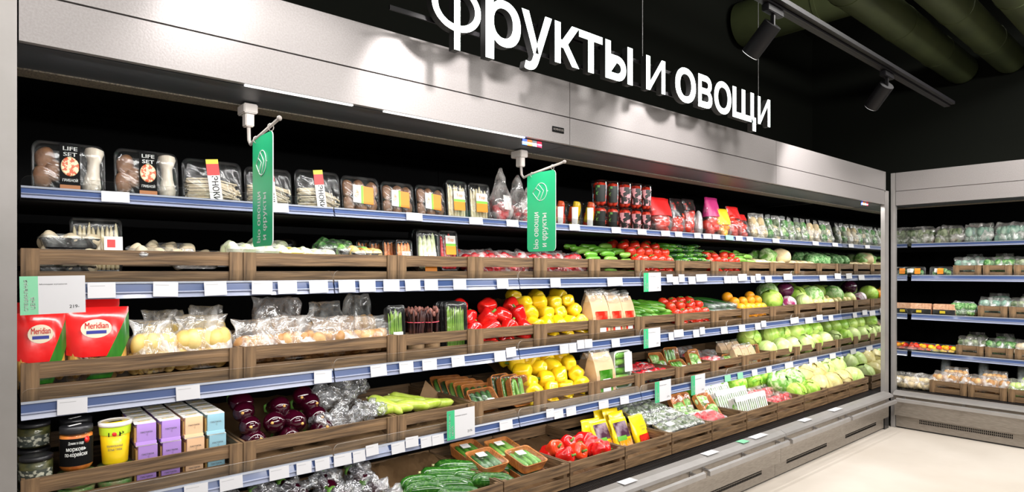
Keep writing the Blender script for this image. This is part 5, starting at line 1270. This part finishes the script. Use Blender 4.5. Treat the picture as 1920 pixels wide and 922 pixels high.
for r_ in range(4):
    for c_ in range(5):
        colr = ['purple', 'purple', 'peach', 'blue'][min(c_, 3)] if c_ < 4 else None
        if colr is None: continue
        for lv in range(3):
            if r_ > 0 and lv == 0: pass
            put(carton(colr), '%s dessert carton, %s row from front, %s column, %s tier' % (colr, ['first', 'second', 'third', 'last'][r_], ['left', 'second', 'third', 'right'][c_], ['bottom', 'middle', 'top'][lv]), 'dessert carton', (xs0+c_*.070+(.004 if lv == 1 else 0), y+.045+r_*.072, z+.012+lv*.0545*cs), rot=(0, 0, R.uniform(-.04, .04)), sc=(cs, cs, cs), group='dessert cartons')
# eggplants and film
liner(3, 1, .03, .16, 'brown paper under the eggplants', v=21)
eg = lambda v, m: eggplant(v)
pile(3, 1, eg, 'x', [(.075, .088, 3), (.10, .140, 4), (.15, .185, 3), (.21, .215, 2)], 'shiny dark purple eggplant on the fourth shelf', 'eggplant', 'eggplants on the fourth shelf', 'end', x1=.26, pad=.055, jit=.009)
g = 'crumpled silver film'
a, b, y, z = CR(3, 1)
for k, (px, py, Y, r, m) in enumerate([(610, 790, 2.33, .05, 'crumpled_silver_film'), (645, 782, 2.33, .055, 'crumpled_silver_film'), (685, 770, 2.34, .05, 'crumpled_silver_film'), (715, 765, 2.32, .03, 'crumpled_silver_film'), (640, 742, 2.50, .075, 'dark_creased_film'), (600, 745, 2.48, .05, 'dark_creased_film'), (665, 722, 2.56, .06, 'dark_creased_film')]):
    put(crumple(k, m, r), '%s in the eggplant crate, %s' % ('crumpled silver film' if k < 4 else 'dark creased film heap', (ordn(k, 4) if k < 4 else ['centre', 'left', 'top right'][k-4])), 'crumpled film', (PX(px, Y), Y, PZ(px, py, Y)), rot=(k, k*2, 0), group=g)
# pale zucchini
liner(3, 2, .012, .07, 'dark brown kraft paper under the pale zucchini', dep=.54, v=22)
zl = lambda v, m: cucumber(v, m, .17, .024, 'zucchini')
PZL = [(722, 760, 2.36, -.9, .35), (748, 752, 2.42, -.35, .15), (765, 745, 2.45, -.5, .2), (772, 762, 2.35, -.25, .1), (800, 758, 2.36, .1, 0), (818, 752, 2.42, -.3, .1), (740, 768, 2.33, -.2, 0)]
for k, (px, py, Y, rz, ti) in enumerate(PZL):
    put(zl(k % 3, 'pale_zucchini_skin'), 'pale yellow green zucchini on kraft paper, %s' % ordn(rank(PZL, k), 7), 'zucchini', (PX(px, Y), Y, PZ(px, py, Y)), rot=(0, ti, rz), group='pale zucchini')
bm = bmesh.new(); v_ = [bm.verts.new(c) for c in ((-.08, 0, 0), (.09, .01, 0), (.07, .05, .02), (.0, .05, .10))]
bm.faces.new((v_[0], v_[1], v_[3])); bm.faces.new((v_[1], v_[2], v_[3])); bm.faces.new((v_[0], v_[3], v_[2]))
put(('kraft_paper_fold', new_mesh('kraft_paper_fold', bm, kraft_m)), 'peaked fold of kraft paper behind the pale zucchini', 'paper liner', (PX(805, 2.55), 2.52, z+.05), sc=1.3)
# cucumber punnets
a, b, y, z = CR(3, 3)
g = 'orange cucumber punnets on the fourth shelf'
liner(3, 3, .012, .02, 'brown paper under the cucumber punnets', v=23)
PN = [(a+.085, .30, .14, -1.0, 0), (a+.105, .26, .13, -.95, 0), (a+.12, .215, .12, -.9, 0), (a+.135, .17, .11, -.85, 0), (a+.15, .125, .10, -.8, 0)]
for k, (x, dy, dz, le, rz) in enumerate(PN):
    put(punnet(k, w_=.17, h=.12, d=.035), 'orange cucumber punnet leaning in the file, %s from the back' % ['first', 'second', 'third', 'fourth', 'fifth'][k], 'cucumber punnet', (x, y+dy, z+dz-.03), rot=(le, 0, -.25), group=g)
put(punnet(1, w_=.17, h=.12, d=.05), 'orange cucumber punnet lying tilted at the front with label', 'cucumber punnet', (a+.125, y+.035, z+.06), rot=(-.75, 0, .05))
for k in range(3):
    put(punnet(2+k, w_=.12, h=.15, d=.045), 'upright orange cucumber punnet beside the yellow peppers, %s of three' % ['front', 'middle', 'rear'][k], 'cucumber punnet', (b-.075-.02*k, y+.03+.05*k, z+.045), rot=(-.25, 0, .05), sc=1.02, group=g)
liner(3, 4, .05, .24, 'brown paper under the lower yellow peppers', v=24)
pile(3, 4, lambda v, m: pepper(v, m, .044), 'yellow_pepper_skin', [(.05, .10, 4), (.085, .150, 4), (.14, .20, 4), (.20, .235, 4), (.27, .26, 4)], 'yellow bell pepper on the fourth shelf', 'bell pepper', 'yellow bell peppers on the fourth shelf', 'butt', slot=(.05, .035, 4), pad=.045, x0=-.03)
a, b, y, z = CR(3, 5)
fit(paper_bag(1, 'cucumber_skin'), (.075, .155), 1108, 1144, 655, y+.04, z+.012, 'kraft window bag of greens beside the yellow peppers', 'paper bag', lean=.05)
fit(paper_bag(2, 'cucumber_skin'), (.075, .155), 1095, 1135, 655, y+.17, z+.02, 'kraft window bag in the back of the cucumber tray crate', 'paper bag', lean=.05)
@cache
def cuke_tray(v=0):
    w_, h, d = .085, .145, .035; P = [node('tray', tray_shell(w_, h, d, gm('white_tray', (.78, .80, .74), .4), .014, taper=.9))]
    for k in range(5): P.append(node('cucumber', cucumber(k % 3, ['cucumber_skin', 'light_cucumber_skin'][k % 2], .072, .0125)[1][0]['m'], (0, .010, .018+.027*k), (0, math.pi/2, 0)))
    P.append(node('label', bxm('label', card_wh, (-.003, .036, -.0105, -.010, h*.45, h*.95)))); P.append(node('film', film_face(w_, h, .009, film_l, .012)))
    return ('cucumber_tray', P)
fit(cuke_tray(0), (.085, .145), 1140, 1160, 664, y+.07, z+.03, 'white tray of short cucumbers partly behind the front one', 'cucumber tray', lean=.1)
fit(cuke_tray(1), (.085, .145), 1154, 1186, 657, y+.035, z+.03, 'white tray of short cucumbers standing in front', 'cucumber tray', lean=.06)
a, b, y, z = CR(3, 6)
for k in range(6):
    put(flat_pack(k, 'radish_skin', w_=.12, d=.12, lab=card_wh if k % 2 else None, hh=.03, name='red_stick_pack'), 'flat dark pack of red sticks, %s %s' % (['front', 'rear'][k//3], ['left', 'middle', 'right'][k % 3]), 'vegetable pack', (a+.075+.125*(k % 3), y+.075+.14*(k//3), z+.055+.02*(k//3)), rot=(.15, 0, 0), group='red stick packs')
a, b, y, z = CR(3, 7)
put(punnet(0, w_=.16, h=.11, d=.05), 'orange punnet of cucumbers tilted at the crate front, fourth shelf', 'cucumber punnet', (a+.14, y+.04, z+.06), rot=(-.8, 0, 0))
put(punnet(1, 'savoy_leaf', w_=.12, h=.15, d=.04), 'upright punnet of greens with label on the fourth shelf', 'vegetable punnet', (b-.085, y+.05, z+.05), rot=(-.35, 0, 0))
put(punnet(2, 'savoy_leaf', w_=.12, h=.14, d=.04), 'orange punnet of greens behind the tilted cucumber punnet', 'vegetable punnet', (a+.06, y+.15, z+.07), rot=(-.7, 0, -.2))
put(punnet(3, w_=.13, h=.15, d=.04), 'orange punnet standing at the back of the small punnet crate', 'vegetable punnet', (a+.22, y+.17, z+.06), rot=(-.35, 0, -.2))
a, b, y, z = CR(3, 8)
put(produce_bag(3, 'radish_skin', .26, .14, .16, 'clear_film', r=.027, n=16, name='radish_bag', piece='radish'), 'clear bag of red radishes on the fourth shelf', 'radish bag', (a+.12, y+.11, z+.03), rot=(-.35, 0, -.2))
put(produce_bag(4, 'radish_skin', .24, .14, .14, 'clear_film', r=.026, n=14, name='radish_bag', piece='radish'), 'clear bag of radishes behind the front bag, fourth shelf', 'radish bag', (a+.14, y+.27, z+.04), rot=(-.35, 0, .1))
put(punnet(2, w_=.14, h=.09, d=.045), 'small orange cucumber punnet beside the radish bag', 'cucumber punnet', (b-.06, y+.035, z+.06), rot=(-.8, 0, 0))
a, b, y, z = CR(3, 9)
for k in range(7):
    r_, c_ = divmod(k, 4)
    m = paper_bag(k % 3, 'enoki_stem', body='light_kraft') if (k not in (3,)) else punnet(1, w_=.09, h=.14, d=.05)
    put(m, 'beige paper pack on the fourth shelf, %s row, %s' % (['front', 'back'][r_], ordn(c_, 4)) if k != 3 else 'narrow orange punnet with label right of the beige packs', 'paper pack' if k != 3 else 'cucumber punnet', (a+.045+.095*c_+.03*r_-.03, y+.05+.13*r_, z+.03+.01*r_), rot=(-.2, 0, 0), sc=(1.2, 1.1, 1.0), group='beige paper packs')
for i, l in ((10, 'first'), (11, 'middle'), (12, 'last')):
    liner(3, i, .03, .12, 'brown paper under the %s cabbages on the fourth shelf' % l, v=30+i)
    pile(3, i, cb(.078), ['pale_cabbage_leaf', 'cabbage_leaf', 'pale_cabbage_leaf'], [(.065, .108, 2)], 'pale green cabbage, fourth shelf, %s cabbage crate' % l, 'cabbage', 'cabbages on the fourth shelf', 'rand', pad=.10, x0=-.03)
    pile(3, i, cb(.086), ['cabbage_leaf'], [(.17, .195, 2)], 'green cabbage on top, fourth shelf, %s cabbage crate' % l, 'cabbage', 'cabbages on the fourth shelf', 'rand', pad=.09, x0=(-.10 if i == 10 else .0))

# ================================================================== BOTTOM DECK
def creased(i, n, l):
    a, b, y, z = CR(4, i)
    for k in range(n):
        x = a+.07+(b-a-.12)*(k % 3)/2; dy = .10+.16*(k//3)
        put(('wrapped_eggplant', [node('eggplant_body', eggplant(k % 3)[1][0]['m'], rot=(-1.2, 0, .4)), node('calyx', eggplant(k % 3)[1][1]['m'], rot=(-1.2, 0, .4)), node('film_wrap', crumple(k, 'crumpled_silver_film', .065)[1], rot=(k, 0, k))]),
            'eggplant in crumpled clear film, %s, %s row, %s' % (l, ['front', 'second', 'back'][k//3], ['left', 'middle', 'right'][k % 3]), 'wrapped eggplant', (x, y+dy, z+.085+.02*(k//3)), rot=(0, 0, R.uniform(-.5, .5)), group='film wrapped eggplants')
    liner(4, i, .012, .04, 'brown paper under the wrapped eggplants, %s' % l, v=40+i)
creased(1, 9, 'left crate'); creased(2, 9, 'right crate')
a, b, y, z = CR(4, 3)
liner(4, 3, .02, .13, 'orange brown kraft paper rising behind the zucchini', dep=.53, v=45)
zd = lambda v, L=.20, r=.027: cucumber(v, 'zucchini_skin', L, r, 'zucchini')
g = 'dark zucchini on the bottom deck'
ZL = [(790, 908, 2.22, -.20, .20), (815, 902, 2.22, -.30, .22), (838, 884, 2.27, -.30, .24), (842, 912, 2.13, -.35, .22), (872, 876, 2.28, -.62, .28), (902, 892, 2.18, -.62, .28), (800, 921, 2.14, -.3, .20), (858, 925, 2.08, -.4, .2), (918, 874, 2.28, -.55, .25), (925, 905, 2.10, -.6, .22)]
for k, (px, py, Y, rz, L) in enumerate(ZL):
    put(cucumber(k % 3, 'zucchini_skin', L, .034, 'zucchini'), 'glossy dark green zucchini on the bottom deck, %s' % ordn(rank(ZL, k), 10), 'zucchini', (PX(px, Y), Y, PZ(px, py, Y)), rot=(0, .10, rz), group=g)
a, b, y, z = CR(4, 4)
liner(4, 4, .02, .10, 'brown paper under the bottom deck punnets', v=46)
g = 'orange punnets on the bottom deck'
for k, (xx, yy, zz) in enumerate([(1.80, 2.40, .125), (1.775, 2.24, .125), (1.955, 2.33, .125), (1.955, 2.17, .115)]):
    wd = ['rear left', 'front left', 'rear right', 'front right'][k]
    put(punnet(k, 'cuke', .15, .15, .045, labelpos=0), 'orange cucumber punnet lying flat on the bottom deck, %s' % wd, 'cucumber punnet', (xx, yy-.07, z+zz), rot=(-1.30, 0, .05), sc=1.05, group=g)
    put(punnet(k+1, 'cuke', .15, .15, .045, labelpos=0), 'orange cucumber punnet under the %s one on the bottom deck' % wd, 'cucumber punnet', (xx, yy-.065, z+zz-.055), rot=(-1.40, 0, .0), sc=1.05, group=g)
a, b, y, z = CR(4, 5)
liner(4, 5, .02, .07, 'brown kraft paper behind the orange red peppers', dep=.54, v=47)
g = 'red and orange peppers on the bottom deck'
PL = [(1040, 842, 2.22, 1), (1062, 834, 2.24, 0), (1082, 846, 2.14, 1), (1083, 829, 2.26, 0), (1106, 838, 2.18, 0), (1122, 818, 2.24, 2), (1118, 826, 2.21, 0), (1138, 832, 2.16, 0), (1030, 850, 2.26, 0), (1060, 856, 2.12, 0), (1125, 845, 2.1, 0), (1150, 838, 2.12, 0)]
for k, (px, py, Y, m) in enumerate(PL):
    put(pepper(k % 3, ['red_pepper_skin', 'orange_red_pepper_skin', 'red_pepper_skin'][m], .044), '%s bell pepper on the bottom deck, %s' % (['glossy red', 'orange tinged', 'topmost red'][m], ordn(rank(PL, k), 12)), 'bell pepper', (min(PX(px, Y), 2.425), Y, PZ(px, py, Y)), rot=(R.uniform(.6, 1.9), R.uniform(-.6, .6), R.uniform(-.8, .8)), group=g)
a, b, y, z = CR(4, 6)
liner(4, 6, .02, .06, 'brown paper under the yellow pouches', v=48)
pp = [(1110, 790, 2.25, 0, 0, 'yellow printed pouch with peppers window, leftmost', -.1), (1135, 775, 2.20, 1, 0, 'dark eggplant picture pouch with orange window, left one', 0), (1172, 770, 2.16, 1, 0, 'dark eggplant picture pouch with orange window, right one', .0), (1218, 760, 2.15, 0, 1, 'yellow printed pouch with tomato window, front right', .1),
      (1140, 768, 2.38, 0, 1, 'yellow printed pouch in the back row, left', 0), (1175, 766, 2.34, 0, 0, 'yellow printed pouch in the back row, middle', .0), (1200, 768, 2.30, 0, 1, 'yellow printed pouch in the back row, right', .05)]
for k, (px, py, Y, dk, c, l, rz) in enumerate(pp):
    zb_ = z+.035; h = PZ(px, py, Y)-zb_
    put(pouch(k, 'tomato_skin' if (c and not dk) else 'orange_peel', bool(dk)), l, 'printed pouch', (min(max(PX(px, Y), a+.06), b-.06), Y, zb_), rot=(-.35, 0, rz), sc=(1.12, 1.2, min(1.25, h/.135*1.1)), group='printed pouches')
a, b, y, z = CR(4, 7)
liner(4, 7, .02, .06, 'brown paper under the black greens trays', v=49)
k = 0
for r_ in range(4):
    for c_ in range(2):
        put(flat_pack(k, 'grey_green', w_=.18, d=.12, lab=card_wh if k % 3 == 0 else None, hh=.04, fm='dark_creased_film', name='greens_tray'), 'black tray of leafy greens in film, %s row, %s' % (['front', 'second', 'third', 'back'][r_], ['left', 'right'][c_]), 'greens tray', (a+.105+.185*c_, y+.08+.125*r_, z+.085+.022*r_), rot=(.25, R.uniform(-.05, .05), R.uniform(-.1, .1)), group='black greens trays'); k += 1
a, b, y, z = CR(4, 8)
liner(4, 8, .02, .06, 'brown paper under the orange punnet and red pack', v=50)
put(punnet(2, 'savoy_leaf', w_=.13, h=.20, d=.05, labelpos=0), 'long orange punnet of celery leaning on the bottom deck', 'vegetable punnet', (a+.28, y+.12, z+.075), rot=(-.75, 0, -.15))
for k in range(2): put(punnet(3+k, 'savoy_leaf', w_=.11, h=.15, d=.04), 'orange punnet behind the long celery punnet, %s' % ['right one', 'left one'][k], 'vegetable punnet', (a+.20-.08*k, y+.26, z+.08), rot=(-.5, 0, -.15), sc=1.0)
put(flat_pack(2, 'radish_skin', tray='white_card', w_=.22, d=.14, fm='clear_film', hh=.04, name='radish_pack'), 'long clear pack of red radishes in front, bottom deck', 'radish pack', (a+.125, y+.09, z+.075), rot=(.2, 0, -.1))
put(flat_pack(3, 'savoy_leaf', w_=.20, d=.14, fm='dark_creased_film', hh=.04, name='greens_tray'), 'dark tray of greens behind the radish pack', 'greens tray', (a+.13, y+.24, z+.07), rot=(.2, 0, .1))
a, b, y, z = CR(4, 9)
k = 0
for r_ in range(3):
    for c_ in range(3):
        put(white_clam(k), 'white sleeve pack of greens on the bottom deck, %s row, %s' % (['front', 'middle', 'back'][r_], ordn(c_, 3)), 'sleeve pack', (a+.065+.128*c_, y+.04+.13*r_, z+.065+.02*r_), rot=(-.30-.1*r_, 0, -.1), sc=1.0, group='white sleeve packs'); k += 1
a, b, y, z = CR(4, 10)
for k in range(6):
    put(produce_bag(k % 5, 'radish_skin', .13, .10, .10, 'clear_film', r=.021, n=10, name='radish_bag', piece='radish'), 'clear bag of bright radishes on the bottom deck, %s %s' % (['front', 'back'][k//3], ['left', 'middle', 'right'][k % 3]), 'radish bag', (a+.06+.125*(k % 3), y+.07+.13*(k//3), z+.055+.025*(k//3)), rot=(-.6, 0, 0), group='radish bags on the bottom deck')
let = lambda r: (lambda v, m: cabbage(v, m, r, 'lettuce_head'))
pile(4, 9, let(.075), 'lettuce_leaf', [(.42, .20, 3)], 'bright green lettuce head behind the sleeve packs', 'lettuce', 'lettuce heads', 'rand', pad=.07)
pile(4, 10, let(.082), 'lettuce_leaf', [(.34, .18, 2), (.46, .215, 2)], 'bright green lettuce head behind the radish bags', 'lettuce', 'lettuce heads', 'rand', pad=.09)
for i in (11, 12, 13): liner(4, i, .03, .10, 'brown paper under the bottom deck cabbages, %s of three' % ['left', 'middle', 'right'][i-11], v=60+i)
pile(4, 11, let(.070), ['savoy_leaf', 'cabbage_leaf'], [(.075, .11, 2)], 'wrapped lettuce head in the front, bottom deck', 'lettuce', 'wrapped lettuce heads', 'rand', pad=.09)
pile(4, 11, let(.085), ['savoy_leaf', 'lettuce_leaf'], [(.20, .165, 2), (.35, .195, 2)], 'large green lettuce head in film, bottom deck', 'lettuce', 'wrapped lettuce heads', 'rand', pad=.09)
pile(4, 12, cb(.080), 'yellow_cabbage_leaf', [(.08, .115, 2)], 'pale yellow cabbage on the bottom deck', 'cabbage', 'pale yellow cabbages', 'rand', pad=.09)
pile(4, 12, cb(.096), 'yellow_cabbage_leaf', [(.22, .175, 2), (.38, .205, 2)], 'pale yellow cabbage stacked higher, bottom deck', 'cabbage', 'pale yellow cabbages', 'rand', pad=.095)
pile(4, 13, cb(.082), ['pale_cabbage_leaf', 'yellow_cabbage_leaf'], [(.08, .115, 2)], 'large pale cabbage at the far end, bottom deck', 'cabbage', 'large pale cabbages', 'rand', pad=.09)
pile(4, 13, cb(.102), ['pale_cabbage_leaf', 'yellow_cabbage_leaf'], [(.22, .18, 2), (.38, .21, 2)], 'large pale cabbage stacked higher at the far end', 'cabbage', 'large pale cabbages', 'rand', pad=.1)

# ================================================================== RIGHT WALL CASE
def WB(lx, ly, z_): return (BX+ly, BY-lx, z_)
RZB = -math.pi/2
G['blue_green'] = gm('blue_green_leaf', (.12, .26, .20), .4, noise_s=20, col2=(.42, .58, .48), bump=.4)
g = 'film wrapped packs of the right wall case'
for k in range(5):
    put(produce_bag(k, ['grey_green', 'grey_green', 'blue_green', 'blue_green', 'grey_green'][k], .20, .12, .10, 'milky_film', r=.03, n=12, name='salad_bag', piece='vegetable', flop=.97), 'film bag of green salad on the top shelf, right wall case, %s' % ordn(k, 5), 'salad bag', WB(.06+.205*k, LIPY+.08, SH[0][2]), rot=(-.05, 0, RZB), sc=(1, 1, 1.45), group=g)
for k in range(2):
    put(punnet(k, 'broccoli_floret', .17, .09, .05, 'black_gloss', 0, name='herb_tray'), 'dark herb tray with orange label, right wall case, %s' % ['left', 'right'][k], 'herb tray', WB(.045+.17*k-.03*(k == 0), LIPY+.03, SH[1][2]), rot=(-.1, 0, RZB), group=g)
    put(('orange_sticker', bxm('orange_sticker', card_or, (-.022, .022, -.0008, 0, -.024, .024))), 'square orange sticker on the dark herb tray, %s' % ['left', 'right'][k], 'sticker', WB(.045+.17*k, LIPY+.01, SH[1][2]+.05), rot=(-.1, 0, RZB))
def bcrate(s, lx, w_, l, content, cl, cat, n=3, r=.024, z_=None, y_=None):
    zz = z_ if z_ is not None else SH[s][2]; yy = y_ if y_ is not None else LIPY+.03
    c = crate_tpl(w_, True, .45, .10 if False else .115)
    put(c, 'small wooden crate in the right wall case holding %s' % l, 'crate', WB(lx, yy, zz), rz=RZB, sc=(1, 1, .85), group='crates in the right wall case')
    for k in range(n):
        put(produce_bag(k+int(lx*10) % 3, content, w_*.62, .10, .10, 'milky_film', r=r, n=10, name='wrapped_bag', piece='vegetable'), '%s, %s' % (cl, ['front left', 'front right', 'back'][k]), cat, WB(lx+w_*[.3, .7, .5][k], yy+[.09, .10, .22][k], zz+.035+.03*(k == 2)), rot=(-.2, 0, RZB+R.uniform(-.2, .2)), sc=(1.15, 1.2, 1.35), group=g)
bcrate(1, .30, .195, 'mint green bags, second shelf', 'blue_green', 'mint green film bag, second shelf of right wall case', 'film bag')
bcrate(1, .505, .19, 'dark film bags, second shelf', 'broccoli_floret', 'dark film bag, second shelf of right wall case', 'film bag')
bcrate(1, .705, .20, 'pale green bags, second shelf', 'grey_green', 'pale green film bag, second shelf of right wall case', 'film bag')
for k in range(2):
    for q in range(2):
        P_ = [node('carton_body', bxm('carton_body', gm('salmon_print', (.62, .30, .16), .4, noise_s=50, col2=(.85, .55, .35)), (-.08, .08, 0, .05, 0, .10), bevel=.004)),
          node('dark_band', bxm('dark_band', black, (-.081, .081, -.0012, .0, .002, .052)), kids=[node('yellow_badge', bxm('yellow_badge', card_ye, (-.03, .01, -.002, -.0012, .02, .042)))]), node('film', film_face(.16, .10, .006, film_l, .01))]
        if q == 0: put(('smoked_pack', P_), 'salmon coloured pack with dark band, right wall case, %s' % ['left', 'right'][k], 'food pack', WB(.06+.175*k, LIPY+.03, SH[2][2]), rz=RZB, group=g)
put(produce_bag(1, 'broccoli_floret', .19, .13, .10, 'dark_creased_film', r=.035, n=10, name='dark_bag', piece='vegetable'), 'dark creased bag right of the salmon coloured packs', 'film bag', WB(.36, LIPY+.08, SH[2][2]), rz=RZB)
bcrate(2, .47, .195, 'a grey head and bags, third shelf', 'blue_green', 'film bag, third shelf of right wall case, in the left crate', 'film bag')
bcrate(2, .675, .21, 'mint and white bags, third shelf', 'grey_green', 'film bag, third shelf of right wall case, in the right crate', 'film bag')
for k in range(2):
    put(flat_pack(k, ['orange_red_pepper_skin', 'yellow_pepper_skin'][k], w_=.16, d=.14, hh=.05, name='pepper_tray'), 'tray of yellow and red peppers, right wall case, %s' % ['left', 'right'][k], 'pepper tray', WB(.07+.165*k-.01, LIPY+.11, SH[3][2]), rz=RZB, rot=(.3, 0, RZB), sc=1.1, group=g)
    for q in range(5): put(lumpy(q % 3, ['tomato_skin', 'yellow_pepper_skin', 'orange_peel'][q % 3], .022, 'small_pepper', .9, .08), 'loose small pepper on the tray of the right wall case, %s tray, %s' % (['left', 'right'][k], ordn(q, 5)), 'small pepper', WB(.03+.165*k+.026*q, LIPY+.05+.03*(q % 2), SH[3][2]+.06), group=g)
bcrate(3, .32, .19, 'pale wrapped greens, fourth shelf', 'grey_green', 'creased bag, fourth shelf of right wall case, left crate', 'film bag')
bcrate(3, .52, .18, 'dark wrapped vegetables, fourth shelf', 'broccoli_floret', 'creased bag, fourth shelf of right wall case, middle crate', 'film bag')
bcrate(3, .71, .21, 'silver film bags, fourth shelf', 'enoki_stem', 'creased bag, fourth shelf of right wall case, right crate', 'film bag')
ZB4 = .313
for k, (lx, m, c, l) in enumerate([(.05, 'film', 'celery_root', 'wrapped flat loaf like pack, leftmost on the bottom deck of right wall case'), (.17, 'film', 'celery_root', 'wrapped pack beside the first crate of right wall case')]):
    put(produce_bag(k, c, .15, .14, .12, 'milky_film', r=.03, n=10, name='wrapped_pack', piece='vegetable'), l, 'wrapped pack', WB(lx, .20, ZB4), rot=(-.4, 0, RZB))
for k, (lx, w_) in enumerate([(.19, .26), (.455, .25), (.71, .24)]):
    bcrate(None, lx, w_, ['a beige pack and grey leeks', 'brown packs and grey leeks', 'a pale lettuce head'][k], ['ginger_brown', 'ginger_brown', 'pale_cabbage_leaf'][k], 'wrapped bag on the bottom deck of right wall case, %s crate' % ['left', 'middle', 'right'][k], 'film bag', z_=ZB4, y_=.145)
    put(('wrapped_leek', [node('leek_stalk', lath('leek_stalk', gm('grey_leek', (.22, .26, .28), .4, noise_s=20, col2=(.5, .55, .58)), [(.012, 0), (.022, .02), (.026, .12), (.034, .24), (.01, .26)], seg=12, nz=.15)), node('film', lath('film', film, [(.014, -.002), (.026, .02), (.031, .12), (.040, .24), (.012, .265)], seg=14, nz=.2))]), 'grey green wrapped leek leaning back, right wall case, %s' % ['left', 'middle', 'right'][k], 'leek', WB(lx+.04, .36, ZB4+.06), rot=(-.7, .2, RZB+.3), group=g)
